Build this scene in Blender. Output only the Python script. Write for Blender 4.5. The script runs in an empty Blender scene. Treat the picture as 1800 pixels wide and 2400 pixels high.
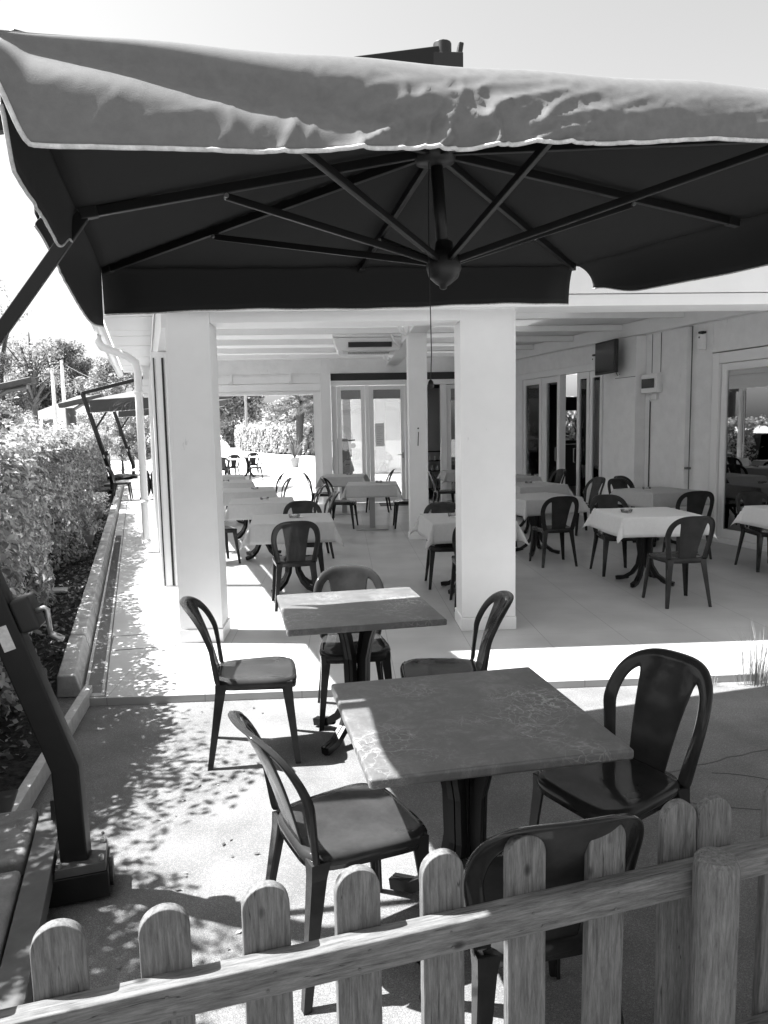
import bpy, bmesh, math, random
import numpy as np
from mathutils import Vector, Matrix, noise
R = math.radians
rnd = random.Random(7)
sc = bpy.context.scene
col = sc.collection

# ---------------------------------------------------------------- camera
F, PITCH, YAW, ROLL, HC = 1750.0, R(6.50), R(3.02), R(-1.07), 1.70
def cam_axes():
    cy, sy, cp, sp = math.cos(YAW), math.sin(YAW), math.cos(PITCH), math.sin(PITCH)
    cr, sr = math.cos(ROLL), math.sin(ROLL)
    fw = Vector((sy*cp, cy*cp, -sp)); rt = Vector((cy, -sy, 0)); up = rt.cross(fw)
    return rt*cr + up*sr, -rt*sr + up*cr, fw
r_, u_, f_ = cam_axes()
cam_d = bpy.data.cameras.new('camera'); cam = bpy.data.objects.new('camera', cam_d); col.objects.link(cam)
m = Matrix((( r_.x, u_.x, -f_.x, 0), (r_.y, u_.y, -f_.y, 0), (r_.z, u_.z, -f_.z, HC), (0, 0, 0, 1)))
cam.matrix_world = m
cam_d.sensor_fit = 'VERTICAL'; cam_d.sensor_height = 24.0; cam_d.lens = 24.0*F/2400.0
cam_d.clip_start = 0.05; cam_d.clip_end = 2000
sc.camera = cam

# ---------------------------------------------------------------- world, sun, exposure
SUN = Vector((0.60, -0.085, -1.0)).normalized()
ELEV = math.asin(-SUN.z); AZ = math.atan2(-SUN.x, -SUN.y)
w = bpy.data.worlds.new('World'); sc.world = w; w.use_nodes = True
nt = w.node_tree; nt.nodes.clear()
sky = nt.nodes.new('ShaderNodeTexSky'); sky.sky_type = 'NISHITA'; sky.sun_disc = False
sky.sun_elevation = ELEV; sky.sun_rotation = AZ; sky.dust_density = 3.0; sky.air_density = 1.0
bw = nt.nodes.new('ShaderNodeVectorMath'); bw.operation = 'DOT_PRODUCT'; bw.inputs[1].default_value = (.15, .40, .45); bg = nt.nodes.new('ShaderNodeBackground'); wo = nt.nodes.new('ShaderNodeOutputWorld')
nt.links.new(sky.outputs[0], bw.inputs[0]); nt.links.new(bw.outputs['Value'], bg.inputs[0]); nt.links.new(bg.outputs[0], wo.inputs[0])
bg.inputs[1].default_value = 0.072
sd = bpy.data.lights.new('sun', 'SUN'); sd.energy = 5.0; sd.angle = R(0.53)
sun = bpy.data.objects.new('sun', sd); col.objects.link(sun); sun.rotation_euler = SUN.to_track_quat('-Z', 'Y').to_euler()
sc.view_settings.view_transform = 'Standard'; sc.view_settings.look = 'None'; sc.view_settings.gamma = 1
sc.view_settings.exposure = 1.95
sc.cycles.use_denoising = True
sc.cycles.max_bounces = 7; sc.cycles.diffuse_bounces = 5; sc.cycles.glossy_bounces = 3; sc.cycles.transparent_max_bounces = 10
sc.cycles.transmission_bounces = 4; sc.cycles.caustics_reflective = False; sc.cycles.caustics_refractive = False

# ---------------------------------------------------------------- materials (the photograph is black and white)
def mat(name, g, rough=0.6, spec=0.5, var=0.0, scale=8.0, bump=0.0, bscale=60.0, coat=0.0, metal=0.0, trans=0.0, g2=None, stretch=None, detail=6):
    m_ = bpy.data.materials.new(name); m_.use_nodes = True; n = m_.node_tree.nodes; l = m_.node_tree.links
    p = n['Principled BSDF']; p.inputs['Roughness'].default_value = rough; p.inputs['Specular IOR Level'].default_value = spec
    p.inputs['Metallic'].default_value = metal; p.inputs['Coat Weight'].default_value = coat; p.inputs['Coat Roughness'].default_value = 0.08
    p.inputs['Base Color'].default_value = (g, g, g, 1)
    tc = n.new('ShaderNodeTexCoord'); mp = n.new('ShaderNodeMapping'); l.new(tc.outputs['Object'], mp.inputs[0])
    if stretch: mp.inputs['Scale'].default_value = stretch
    if var or g2 is not None:
        ns = n.new('ShaderNodeTexNoise'); ns.inputs['Scale'].default_value = scale; ns.inputs['Detail'].default_value = detail; ns.inputs['Roughness'].default_value = 0.65
        l.new(mp.outputs[0], ns.inputs['Vector'])
        rp = n.new('ShaderNodeValToRGB'); lo, hi = (max(0, g*(1-var)), min(1, g*(1+var))) if g2 is None else (g, g2)
        rp.color_ramp.elements[0].position = 0.32; rp.color_ramp.elements[1].position = 0.68
        rp.color_ramp.elements[0].color = (lo, lo, lo, 1); rp.color_ramp.elements[1].color = (hi, hi, hi, 1)
        l.new(ns.outputs['Fac'], rp.inputs[0]); l.new(rp.outputs[0], p.inputs['Base Color'])
    if bump:
        n2 = n.new('ShaderNodeTexNoise'); n2.inputs['Scale'].default_value = bscale; n2.inputs['Detail'].default_value = 4
        l.new(mp.outputs[0], n2.inputs['Vector'])
        b = n.new('ShaderNodeBump'); b.inputs['Strength'].default_value = bump; b.inputs['Distance'].default_value = 0.01
        l.new(n2.outputs['Fac'], b.inputs['Height']); l.new(b.outputs[0], p.inputs['Normal'])
    if trans:
        out = n['Material Output']; t = n.new('ShaderNodeBsdfTranslucent'); t.inputs[0].default_value = (g, g, g, 1)
        mx = n.new('ShaderNodeMixShader'); mx.inputs[0].default_value = trans
        l.new(p.outputs[0], mx.inputs[1]); l.new(t.outputs[0], mx.inputs[2]); l.new(mx.outputs[0], out.inputs[0])
    return m_
def ramp(n, pts):
    rp = n.new('ShaderNodeValToRGB'); e = rp.color_ramp.elements
    while len(e) < len(pts): e.new(0.5)
    for i, (p, g) in enumerate(pts): e[i].position = p; e[i].color = (g, g, g, 1)
    return rp
def mat_ground():
    m_ = mat('asphalt_gravel', 0.3, 0.9, 0.2); n = m_.node_tree.nodes; l = m_.node_tree.links; p = n['Principled BSDF']
    tc = n.new('ShaderNodeTexCoord')
    a = n.new('ShaderNodeTexNoise'); a.inputs['Scale'].default_value = 260; a.inputs['Detail'].default_value = 3; a.inputs['Roughness'].default_value = .8
    b = n.new('ShaderNodeTexNoise'); b.inputs['Scale'].default_value = 3; b.inputs['Detail'].default_value = 8
    v = n.new('ShaderNodeTexVoronoi'); v.inputs['Scale'].default_value = 90
    for t in (a, b, v): l.new(tc.outputs['Object'], t.inputs['Vector'])
    ra = ramp(n, [(.30, .09), (.5, .24), (.72, .44)]); rb = ramp(n, [(.35, .72), (.65, 1.0)]); rv = ramp(n, [(.0, 1.0), (.32, 1.0), (.5, .82)])
    l.new(a.outputs['Fac'], ra.inputs[0]); l.new(b.outputs['Fac'], rb.inputs[0]); l.new(v.outputs['Distance'], rv.inputs[0])
    mx = n.new('ShaderNodeMixRGB'); mx.blend_type = 'MULTIPLY'; mx.inputs[0].default_value = 1; l.new(ra.outputs[0], mx.inputs[1]); l.new(rb.outputs[0], mx.inputs[2])
    m2 = n.new('ShaderNodeMixRGB'); m2.blend_type = 'MULTIPLY'; m2.inputs[0].default_value = 1; l.new(mx.outputs[0], m2.inputs[1]); l.new(rv.outputs[0], m2.inputs[2])
    l.new(m2.outputs[0], p.inputs['Base Color'])
    bp = n.new('ShaderNodeBump'); bp.inputs['Strength'].default_value = .7; bp.inputs['Distance'].default_value = .006
    l.new(a.outputs['Fac'], bp.inputs['Height']); l.new(bp.outputs[0], p.inputs['Normal'])
    return m_
def mat_tile():
    m_ = mat('terrace_tile', 0.5, 0.38, 0.4); n = m_.node_tree.nodes; l = m_.node_tree.links; p = n['Principled BSDF']
    tc = n.new('ShaderNodeTexCoord'); sp = n.new('ShaderNodeSeparateXYZ'); l.new(tc.outputs['Object'], sp.inputs[0])
    def M(op, a, b=None, c=None):
        q = n.new('ShaderNodeMath'); q.operation = op
        for i, v in enumerate((a, b, c)):
            if v is None: continue
            if isinstance(v, (int, float)): q.inputs[i].default_value = v
            else: l.new(v, q.inputs[i])
        return q.outputs[0]
    def line(s, off, per, wd):
        fr = M('FRACT', M('DIVIDE', M('ADD', s, 100*per - off), per))
        return M('LESS_THAN', M('ABSOLUTE', M('SUBTRACT', fr, .5)), .5 - wd/per)   # 1 inside tile
    lx = line(sp.outputs[0], .308, .608, .0022); ly = line(sp.outputs[1], 5.68, .608, .0009)
    g = M('MULTIPLY', lx, ly)
    ns = n.new('ShaderNodeTexNoise'); ns.inputs['Scale'].default_value = 2.2; ns.inputs['Detail'].default_value = 7; l.new(tc.outputs['Object'], ns.inputs['Vector'])
    rp = ramp(n, [(.3, .36), (.7, .46)]); l.new(ns.outputs['Fac'], rp.inputs[0])
    mx = n.new('ShaderNodeMixRGB'); mx.inputs[1].default_value = (.2, .2, .2, 1); l.new(g, mx.inputs[0]); l.new(rp.outputs[0], mx.inputs[2]); l.new(mx.outputs[0], p.inputs['Base Color'])
    n3 = n.new('ShaderNodeTexNoise'); n3.inputs['Scale'].default_value = 7; l.new(tc.outputs['Object'], n3.inputs['Vector'])
    bp = n.new('ShaderNodeBump'); bp.inputs['Strength'].default_value = .25; bp.inputs['Distance'].default_value = .01; l.new(n3.outputs['Fac'], bp.inputs['Height']); l.new(bp.outputs[0], p.inputs['Normal'])
    return m_
def mat_marble():
    m_ = mat('marble_laminate', 0.1, 0.38, 0.5); n = m_.node_tree.nodes; l = m_.node_tree.links; p = n['Principled BSDF']
    tc = n.new('ShaderNodeTexCoord')
    a = n.new('ShaderNodeTexNoise'); a.inputs['Scale'].default_value = 5; a.inputs['Detail'].default_value = 5; a.inputs['Distortion'].default_value = .8
    l.new(tc.outputs['Object'], a.inputs['Vector'])
    mv = n.new('ShaderNodeMixRGB'); mv.inputs[0].default_value = .22; l.new(tc.outputs['Object'], mv.inputs[1]); l.new(a.outputs['Color'], mv.inputs[2])
    v = n.new('ShaderNodeTexVoronoi'); v.feature = 'DISTANCE_TO_EDGE'; v.inputs['Scale'].default_value = 7; l.new(mv.outputs[0], v.inputs['Vector'])
    v2 = n.new('ShaderNodeTexVoronoi'); v2.feature = 'DISTANCE_TO_EDGE'; v2.inputs['Scale'].default_value = 34; l.new(mv.outputs[0], v2.inputs['Vector'])
    r1 = ramp(n, [(0, .9), (.008, .4), (.03, 0)]); r2 = ramp(n, [(0, .8), (.05, 0)])
    l.new(v.outputs[0], r1.inputs[0]); l.new(v2.outputs[0], r2.inputs[0])
    md = n.new('ShaderNodeTexNoise'); md.inputs['Scale'].default_value = 3.5; md.inputs['Detail'].default_value = 3; l.new(tc.outputs['Object'], md.inputs['Vector'])
    rm = ramp(n, [(.45, 0), (.68, .9)]); l.new(md.outputs['Fac'], rm.inputs[0])
    ad = n.new('ShaderNodeMixRGB'); ad.blend_type = 'ADD'; ad.inputs[0].default_value = 1; l.new(r1.outputs[0], ad.inputs[1]); l.new(r2.outputs[0], ad.inputs[2])
    mu = n.new('ShaderNodeMixRGB'); mu.blend_type = 'MULTIPLY'; mu.inputs[0].default_value = 1; l.new(ad.outputs[0], mu.inputs[1]); l.new(rm.outputs[0], mu.inputs[2])
    cl = n.new('ShaderNodeTexNoise'); cl.inputs['Scale'].default_value = 9; cl.inputs['Detail'].default_value = 14; cl.inputs['Roughness'].default_value = .85; cl.inputs['Distortion'].default_value = .5; l.new(tc.outputs['Object'], cl.inputs['Vector'])
    rc = ramp(n, [(.3, .07), (.52, .12), (.72, .24)]); l.new(cl.outputs['Fac'], rc.inputs[0])
    mx = n.new('ShaderNodeMixRGB'); mx.inputs[2].default_value = (.50, .50, .50, 1); l.new(mu.outputs[0], mx.inputs[0]); l.new(rc.outputs[0], mx.inputs[1])
    l.new(mx.outputs[0], p.inputs['Base Color'])
    return m_
def mat_wood(name, stretch, lo=.065, hi=.19):
    m_ = mat(name, 0.3, 0.75, 0.3); n = m_.node_tree.nodes; l = m_.node_tree.links; p = n['Principled BSDF']
    tc = n.new('ShaderNodeTexCoord'); mp = n.new('ShaderNodeMapping'); mp.inputs['Scale'].default_value = stretch; l.new(tc.outputs['Object'], mp.inputs[0])
    oi = n.new('ShaderNodeObjectInfo'); cm = n.new('ShaderNodeCombineXYZ'); mm = n.new('ShaderNodeMath'); mm.operation = 'MULTIPLY'; mm.inputs[1].default_value = 31
    l.new(oi.outputs['Random'], mm.inputs[0]); l.new(mm.outputs[0], cm.inputs[0]); l.new(mm.outputs[0], cm.inputs[1]); l.new(cm.outputs[0], mp.inputs['Location'])
    a = n.new('ShaderNodeTexNoise'); a.inputs['Scale'].default_value = 20; a.inputs['Detail'].default_value = 9; a.inputs['Roughness'].default_value = .75; a.inputs['Distortion'].default_value = .25
    l.new(mp.outputs[0], a.inputs['Vector']); ra = ramp(n, [(.3, lo*.75), (.5, (lo+hi)/2), (.72, hi*1.15)]); l.new(a.outputs['Fac'], ra.inputs[0])
    mk = n.new('ShaderNodeMapping'); l.new(tc.outputs['Object'], mk.inputs[0]); mk.inputs['Scale'].default_value = tuple(1 if s < 1 else 1.6 for s in stretch); l.new(cm.outputs[0], mk.inputs['Location'])
    v = n.new('ShaderNodeTexVoronoi'); v.inputs['Scale'].default_value = 7; l.new(mk.outputs[0], v.inputs['Vector'])
    rk = ramp(n, [(.04, .15), (.08, .45), (.13, 1)]); l.new(v.outputs['Distance'], rk.inputs[0])
    mx = n.new('ShaderNodeMixRGB'); mx.blend_type = 'MULTIPLY'; mx.inputs[0].default_value = .9; l.new(ra.outputs[0], mx.inputs[1]); l.new(rk.outputs[0], mx.inputs[2])
    # long drying cracks
    mc = n.new('ShaderNodeMapping'); mc.inputs['Scale'].default_value = tuple(s*(1.0 if s > 1 else .35) for s in stretch); l.new(tc.outputs['Object'], mc.inputs[0]); l.new(cm.outputs[0], mc.inputs['Location'])
    c = n.new('ShaderNodeTexNoise'); c.inputs['Scale'].default_value = 4.5; c.inputs['Detail'].default_value = 3; l.new(mc.outputs[0], c.inputs['Vector'])
    rc = ramp(n, [(.497, 1), (.5, .2), (.503, 1)]); l.new(c.outputs['Fac'], rc.inputs[0])
    my = n.new('ShaderNodeMixRGB'); my.blend_type = 'MULTIPLY'; my.inputs[0].default_value = 1; l.new(mx.outputs[0], my.inputs[1]); l.new(rc.outputs[0], my.inputs[2])
    l.new(my.outputs[0], p.inputs['Base Color'])
    bp = n.new('ShaderNodeBump'); bp.inputs['Strength'].default_value = .35; bp.inputs['Distance'].default_value = .004; l.new(a.outputs['Fac'], bp.inputs['Height']); l.new(bp.outputs[0], p.inputs['Normal'])
    return m_
def mat_glass(name='glass', tint=.85, refl=0.10, ior=1.5):
    m_ = bpy.data.materials.new(name); m_.use_nodes = True; n = m_.node_tree.nodes; l = m_.node_tree.links; n.remove(n['Principled BSDF'])
    t = n.new('ShaderNodeBsdfTransparent'); t.inputs[0].default_value = (tint, tint, tint, 1); g = n.new('ShaderNodeBsdfGlossy'); g.inputs['Roughness'].default_value = .01
    fr = n.new('ShaderNodeFresnel'); fr.inputs[0].default_value = ior; mx = n.new('ShaderNodeMixShader')
    ad = n.new('ShaderNodeMath'); ad.operation = 'ADD'; ad.inputs[1].default_value = refl
    l.new(fr.outputs[0], ad.inputs[0]); l.new(ad.outputs[0], mx.inputs[0]); l.new(t.outputs[0], mx.inputs[1]); l.new(g.outputs[0], mx.inputs[2]); l.new(mx.outputs[0], n['Material Output'].inputs[0])
    return m_
def mat_leaf(name, lo, hi, rough=.4, trans=.3):
    m_ = bpy.data.materials.new(name); m_.use_nodes = True; n = m_.node_tree.nodes; l = m_.node_tree.links; p = n['Principled BSDF']
    p.inputs['Roughness'].default_value = rough
    ge = n.new('ShaderNodeNewGeometry'); rp = ramp(n, [(0, lo), (.7, (lo+hi)/2), (1, hi)]); l.new(ge.outputs['Random Per Island'], rp.inputs[0]); l.new(rp.outputs[0], p.inputs['Base Color'])
    t = n.new('ShaderNodeBsdfTranslucent'); l.new(rp.outputs[0], t.inputs[0]); mx = n.new('ShaderNodeMixShader'); mx.inputs[0].default_value = trans
    l.new(p.outputs[0], mx.inputs[1]); l.new(t.outputs[0], mx.inputs[2]); l.new(mx.outputs[0], n['Material Output'].inputs[0])
    return m_

M = dict(
    asphalt=mat_ground(), tile=mat_tile(), marble=mat_marble(),
    wood_v=mat_wood('fence_wood', (6, 6, .55)), wood_h=mat_wood('rail_wood', (.55, 6, 6)), plank=mat('pale_plank', .5, .8, .2, var=.15, scale=20),
    white=mat('white_paint', .82, .45, .3, var=.03, scale=3), trim=mat('white_trim', .80, .3, .4), wall=mat('grey_plaster', .80, .85, .2, var=.05, scale=5, bump=.15, bscale=150),
    soffit=mat('white_board', .84, .6, .3), fabric_roof=mat('awning_fabric', .84, .8, .1, trans=.2), dark_band=mat('dark_band', .02, .6),
    plastic=mat('dark_glossy_plastic', .032, .11, .16, var=.3, scale=6, bump=.03, bscale=35), cast=mat('black_cast_metal', .007, .38, .3, bump=.06, bscale=80),
    pole=mat('charcoal_metal', .009, .42, .35, var=.15, scale=15), bolt=mat('zinc', .45, .35, metal=.8), dark=mat('black_plastic', .012, .5),
    canopy=mat('grey_canopy_cloth', .15, .9, .1, var=.08, scale=40, bump=.1, bscale=500), valance_shaded=mat('shaded_valance_cloth', .07, .9, .1), canopy_shaded=mat('shaded_canopy_underside', .032, .9, .1, bump=.1, bscale=500), piping=mat('pale_piping', .55, .8, .1, var=.25, scale=60),  # two darker copies of the canopy cloth carry shade in their colour
    cloth=mat('grey_tablecloth', .44, .85, .15, var=.04, scale=30, bump=.04, bscale=300), cloth2=mat('light_tablecloth', .68, .85, .15, var=.03, scale=30, bump=.04, bscale=300),
    kerb=mat('concrete_kerb', .40, .85, .2, var=.28, scale=5, bump=.4, bscale=90), drain=mat('drain_grating', .42, .6, .3, var=.1, scale=8), slot=mat('drain_slot', .10, .8),
    soil=mat('dark_soil', .03, .95, .1, var=.7, scale=30, bump=.8, bscale=60), slab=mat('concrete_slab', .20, .8, .3, var=.3, scale=9, bump=.25, bscale=120),
    steel=mat('painted_steel', .09, .6, .4, var=.2, scale=10), sticker=mat('paper_sticker', .62, .6, .2, var=.15, scale=60), glass=mat_glass(), glass_far=mat_glass('tinted_glass', .6, .28),
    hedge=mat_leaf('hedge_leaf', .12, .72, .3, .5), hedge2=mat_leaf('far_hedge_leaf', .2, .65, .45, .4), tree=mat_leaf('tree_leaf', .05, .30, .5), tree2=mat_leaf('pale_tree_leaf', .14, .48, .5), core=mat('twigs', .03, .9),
    bark=mat('bark', .07, .9, .1, var=.4, scale=20, bump=.6, bscale=40), palm=mat_leaf('palm_leaf', .05, .16, .4), litter=mat_leaf('fallen_leaf', .03, .30, .7, .1),
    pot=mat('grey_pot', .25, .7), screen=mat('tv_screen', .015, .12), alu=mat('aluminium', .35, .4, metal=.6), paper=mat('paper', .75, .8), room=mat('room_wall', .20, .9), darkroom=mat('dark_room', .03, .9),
    roof=mat('roof_tile', .2, .9, var=.1, scale=4), field=mat('grass_field', .16, .95, .1, var=.3, scale=2, detail=9), pave=mat('pale_paving', .60, .8, .2, var=.06, scale=1.5), flower=mat('white_petals', .8, .6),
    glassware=mat_glass('glassware', .9, .15), body=mat('scooter_body', .06, .3, coat=.6), seatv=mat('vinyl', .02, .4))

def scuff(m_):
    n = m_.node_tree.nodes; l = m_.node_tree.links; p = n['Principled BSDF']; src = p.inputs['Base Color'].links[0].from_socket
    tc = n.new('ShaderNodeTexCoord'); mp = n.new('ShaderNodeMapping'); mp.inputs['Scale'].default_value = (3, 3, .8); l.new(tc.outputs['Object'], mp.inputs[0])
    a = n.new('ShaderNodeTexNoise'); a.inputs['Scale'].default_value = 5; a.inputs['Detail'].default_value = 9; a.inputs['Roughness'].default_value = .7; l.new(mp.outputs[0], a.inputs['Vector'])
    rp = ramp(n, [(.0, 1), (.655, 1), (.70, .80)]); l.new(a.outputs['Fac'], rp.inputs[0])
    mx = n.new('ShaderNodeMixRGB'); mx.blend_type = 'MULTIPLY'; mx.inputs[0].default_value = 1; l.new(src, mx.inputs[1]); l.new(rp.outputs[0], mx.inputs[2]); l.new(mx.outputs[0], p.inputs['Base Color'])
for k_ in ('white', 'wall', 'kerb'): scuff(M[k_])
# ---------------------------------------------------------------- helpers
def link(name, me, m_, parent=None, smooth=False, loc=None):
    o = bpy.data.objects.new(name, me); col.objects.link(o)
    if m_ is not None: me.materials.append(m_)
    if smooth:
        for p in me.polygons: p.use_smooth = True
    if parent is not None: o.parent = parent
    if loc is not None: o.location = loc
    return o
def tag(o, label, cat, group=None, kind=None):
    o['label'] = label; o['category'] = cat
    if group: o['group'] = group
    if kind: o['kind'] = kind
    return o
def thing(name, label, cat, loc=(0, 0, 0), rz=0.0, group=None):
    o = bpy.data.objects.new(name, None); col.objects.link(o); o.location = loc; o.rotation_euler = (0, 0, rz); o.empty_display_size = .1
    return tag(o, label, cat, group)
class MB:
    def __init__(s): s.v = []; s.f = []
    def add(s, vs, fs):
        b = len(s.v); s.v += [tuple(v) for v in vs]; s.f += [tuple(b+i for i in f) for f in fs]; return s
    def hexa(s, p):   # 8 pts: bottom 4 ccw, top 4 ccw
        return s.add(p, [(3, 2, 1, 0), (4, 5, 6, 7), (0, 1, 5, 4), (1, 2, 6, 5), (2, 3, 7, 6), (3, 0, 4, 7)])
    def box(s, x0, x1, y0, y1, z0, z1):
        return s.hexa([(x0, y0, z0), (x1, y0, z0), (x1, y1, z0), (x0, y1, z0), (x0, y0, z1), (x1, y0, z1), (x1, y1, z1), (x0, y1, z1)])
    def bar(s, a, b, w_, h, up=(0, 0, 1), w2=None, h2=None):
        a = Vector(a); b = Vector(b); d = (b-a).normalized(); up = Vector(up)
        if abs(d.dot(up)) > .98: up = Vector((0, 1, 0))
        x = d.cross(up).normalized(); y = x.cross(d).normalized(); w2 = w_ if w2 is None else w2; h2 = h if h2 is None else h2
        c = [(-1, -1), (1, -1), (1, 1), (-1, 1)]
        p = [a + x*(i*w_/2) + y*(j*h/2) for i, j in c] + [b + x*(i*w2/2) + y*(j*h2/2) for i, j in c]
        return s.hexa(p)
    def tube(s, pts, rad, n=10, cap=True):
        pts = [Vector(p) for p in pts]; rad = rad if hasattr(rad, '__len__') else [rad]*len(pts)
        rings = []; prev = None
        for i, p in enumerate(pts):
            d = (pts[min(i+1, len(pts)-1)] - pts[max(i-1, 0)]).normalized()
            if prev is None:
                u = d.cross(Vector((0, 0, 1)) if abs(d.z) < .95 else Vector((1, 0, 0))).normalized()
            else:
                u = (prev - d*prev.dot(d)).normalized()
            prev = u; v = d.cross(u)
            rings.append([p + (u*math.cos(t) + v*math.sin(t))*rad[i] for t in [2*math.pi*k/n for k in range(n)]])
        b = len(s.v)
        for rg in rings: s.v += [tuple(q) for q in rg]
        for i in range(len(rings)-1):
            for k in range(n):
                s.f.append((b+i*n+k, b+i*n+(k+1) % n, b+(i+1)*n+(k+1) % n, b+(i+1)*n+k))
        if cap: s.f.append(tuple(b+k for k in reversed(range(n)))); s.f.append(tuple(b+(len(rings)-1)*n+k for k in range(n)))
        return s
    def lathe(s, prof, c=(0, 0, 0), n=20, ax=None):
        c = Vector(c); b = len(s.v)
        ez = Vector(ax).normalized() if ax is not None else Vector((0, 0, 1)); ex = ez.cross(Vector((0, 1, 0)) if abs(ez.y) < .9 else Vector((1, 0, 0))).normalized(); ey = ez.cross(ex)
        for r0, z in prof:
            for k in range(n):
                t = 2*math.pi*k/n; s.v.append(tuple(c + ex*(r0*math.cos(t)) + ey*(r0*math.sin(t)) + ez*z))
        for i in range(len(prof)-1):
            for k in range(n): s.f.append((b+i*n+k, b+i*n+(k+1) % n, b+(i+1)*n+(k+1) % n, b+(i+1)*n+k))
        s.f.append(tuple(b+k for k in reversed(range(n)))); s.f.append(tuple(b+(len(prof)-1)*n+k for k in range(n)))
        return s
    def prism(s, poly, z0, z1):
        n = len(poly); return s.add([(x, y, z0) for x, y in poly] + [(x, y, z1) for x, y in poly], [tuple(reversed(range(n))), tuple(range(n, 2*n))] + [(i, (i+1) % n, n+(i+1) % n, n+i) for i in range(n)])
    def grid(s, rows):
        b = len(s.v); nr, nc = len(rows), len(rows[0])
        for r0 in rows: s.v += [tuple(q) for q in r0]
        for i in range(nr-1):
            for j in range(nc-1): s.f.append((b+i*nc+j, b+i*nc+j+1, b+(i+1)*nc+j+1, b+(i+1)*nc+j))
        return s
    def make(s, name, m_, parent=None, smooth=False, bevel=0, seg=2, loc=None, fix=True):
        me = bpy.data.meshes.new(name); me.from_pydata(s.v, [], s.f); me.update()
        if fix:
            bm = bmesh.new(); bm.from_mesh(me)
            if smooth: bmesh.ops.remove_doubles(bm, verts=bm.verts, dist=1e-5)
            bmesh.ops.recalc_face_normals(bm, faces=bm.faces); bm.to_mesh(me); bm.free()
        o = link(name, me, m_, parent, smooth, loc)
        if bevel:
            b = o.modifiers.new('bevel', 'BEVEL'); b.width = bevel; b.segments = seg; b.limit_method = 'ANGLE'; b.angle_limit = R(35)
            for p in me.polygons: p.use_smooth = True
            try:
                wn = o.modifiers.new('wn', 'WEIGHTED_NORMAL'); wn.keep_sharp = False
            except Exception: pass
        return o
def kids(o): return [c for c in bpy.data.objects if c.parent == o]
_kids = {}
def dup(root, loc, rz, label, group=None, scale=None):
    if root not in _kids: _kids[root] = [(c, kids(c)) for c in kids(root)]
    q = root.copy(); col.objects.link(q); q.location = loc; q.rotation_euler = (0, 0, rz); q['label'] = label
    if group: q['group'] = group
    if scale: q.scale = (scale,)*3
    for c, gs in _kids[root]:
        d = c.copy(); col.objects.link(d); d.parent = q
        for g in gs: e = g.copy(); col.objects.link(e); e.parent = d
    return q
def struct(o): o['kind'] = 'structure'; return o
def skx(x0, y0, k): return lambda y: x0 - k*(y-y0)

# skewed lines of the site
kerb_x = skx(-1.94, 4.96, .272)      # outer (hedge side) edge of the kerb
side_x = skx(-1.30, 5.76, .258)      # left side wall of the veranda
right_x = skx(5.09, 9.86, .25)       # right wall of the veranda
SK = math.atan(.258)

# ---------------------------------------------------------------- ground
struct(MB().grid([[(x, y, 0) for x in (-300, 300)] for y in (-60, 28)]).make('ground', M['asphalt']))
struct(MB().grid([[(x, y, 0) for x in (-300, 300)] for y in (28, 600)]).make('road', M['pave']))
ter = [(-1.66, 4.6), (9, 4.6), (9, 24), (kerb_x(24)+.3, 24)]
struct(MB().prism(ter, -.02, .05).make('terrace', M['tile'], bevel=.006))
struct(MB().prism([(kerb_x(27.9)+.3, 24.01), (9, 24.01), (9, 28), (kerb_x(27.9)+.3, 28)], -.02, .012).make('pavement', M['pave']))
# kerb in pieces and drain
k = MB(); y = 4.75
while y < 23.5:
    y2 = min(y+1.0, 23.5); a, b = kerb_x(y), kerb_x(y2)
    s = .006
    k.hexa([(a, y+s, 0), (a+.17, y+s, 0), (b+.17, y2-s, 0), (b, y2-s, 0), (a+.01, y+s, .15), (a+.125, y+s, .15), (b+.125, y2-s, .15), (b+.01, y2-s, .15)]); y = y2
struct(k.make('kerb', M['kerb'], bevel=.012))
d = MB()
d.hexa([(kerb_x(4.62)+.18, 4.62, .03), (kerb_x(4.62)+.31, 4.62, .03), (kerb_x(23)+.31, 23, .03), (kerb_x(23)+.18, 23, .03), (kerb_x(4.62)+.18, 4.62, .056), (kerb_x(4.62)+.31, 4.62, .056), (kerb_x(23)+.31, 23, .056), (kerb_x(23)+.18, 23, .056)])
dr = struct(d.make('drain_channel', M['drain']))
s = MB(); y = 4.68
while y < 12:
    a = kerb_x(y)+.20; s.box(a, a+.09, y, y+.008, .0565, .058); y += .02
sl = s.make('grating_slots', M['slot'], dr)
struct(MB().hexa([(kerb_x(4.62)+.312, 4.62, .05), (kerb_x(4.62)+.32, 4.62, .05), (kerb_x(23)+.32, 23, .05), (kerb_x(23)+.312, 23, .05), (kerb_x(4.62)+.312, 4.62, .0535), (kerb_x(4.62)+.32, 4.62, .0535), (kerb_x(23)+.32, 23, .0535), (kerb_x(23)+.312, 23, .0535)]).make('drain_joint', M['slot']))
cv = MB(); cx0, cy0 = -1.72, 5.75
hc = [(-1.80, 5.62), (-1.33, 5.69), (-1.42, 6.10), (-1.90, 6.02)]
for i in range(4):
    a = Vector((*hc[i], .0515)); b = Vector((*hc[(i+1) % 4], .0515)); cv.bar(a, b, .006, .003)
struct(cv.make('drain_cover_joint', M['slot']))
# cracks in the asphalt
cr = MB(); pts = []
rc = random.Random(3)
for i in range(22):
    t = i/21; pts.append((1.15+1.6*t, 3.28+.50*t+rc.uniform(-.012, .012), .0015))
for a, b in zip(pts, pts[1:]): cr.bar(a, b, rc.uniform(.003, .008), .002)
pts = [(1.75+.28*math.sin(t)*1.2, 3.25-.05*t+.12*math.cos(t*1.3), .0015) for t in np.linspace(0, 4.5, 26)]
for a, b in zip(pts, pts[1:]): cr.bar(a, b, .004, .002)
struct(cr.make('ground_crack', M['slot']))
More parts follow.
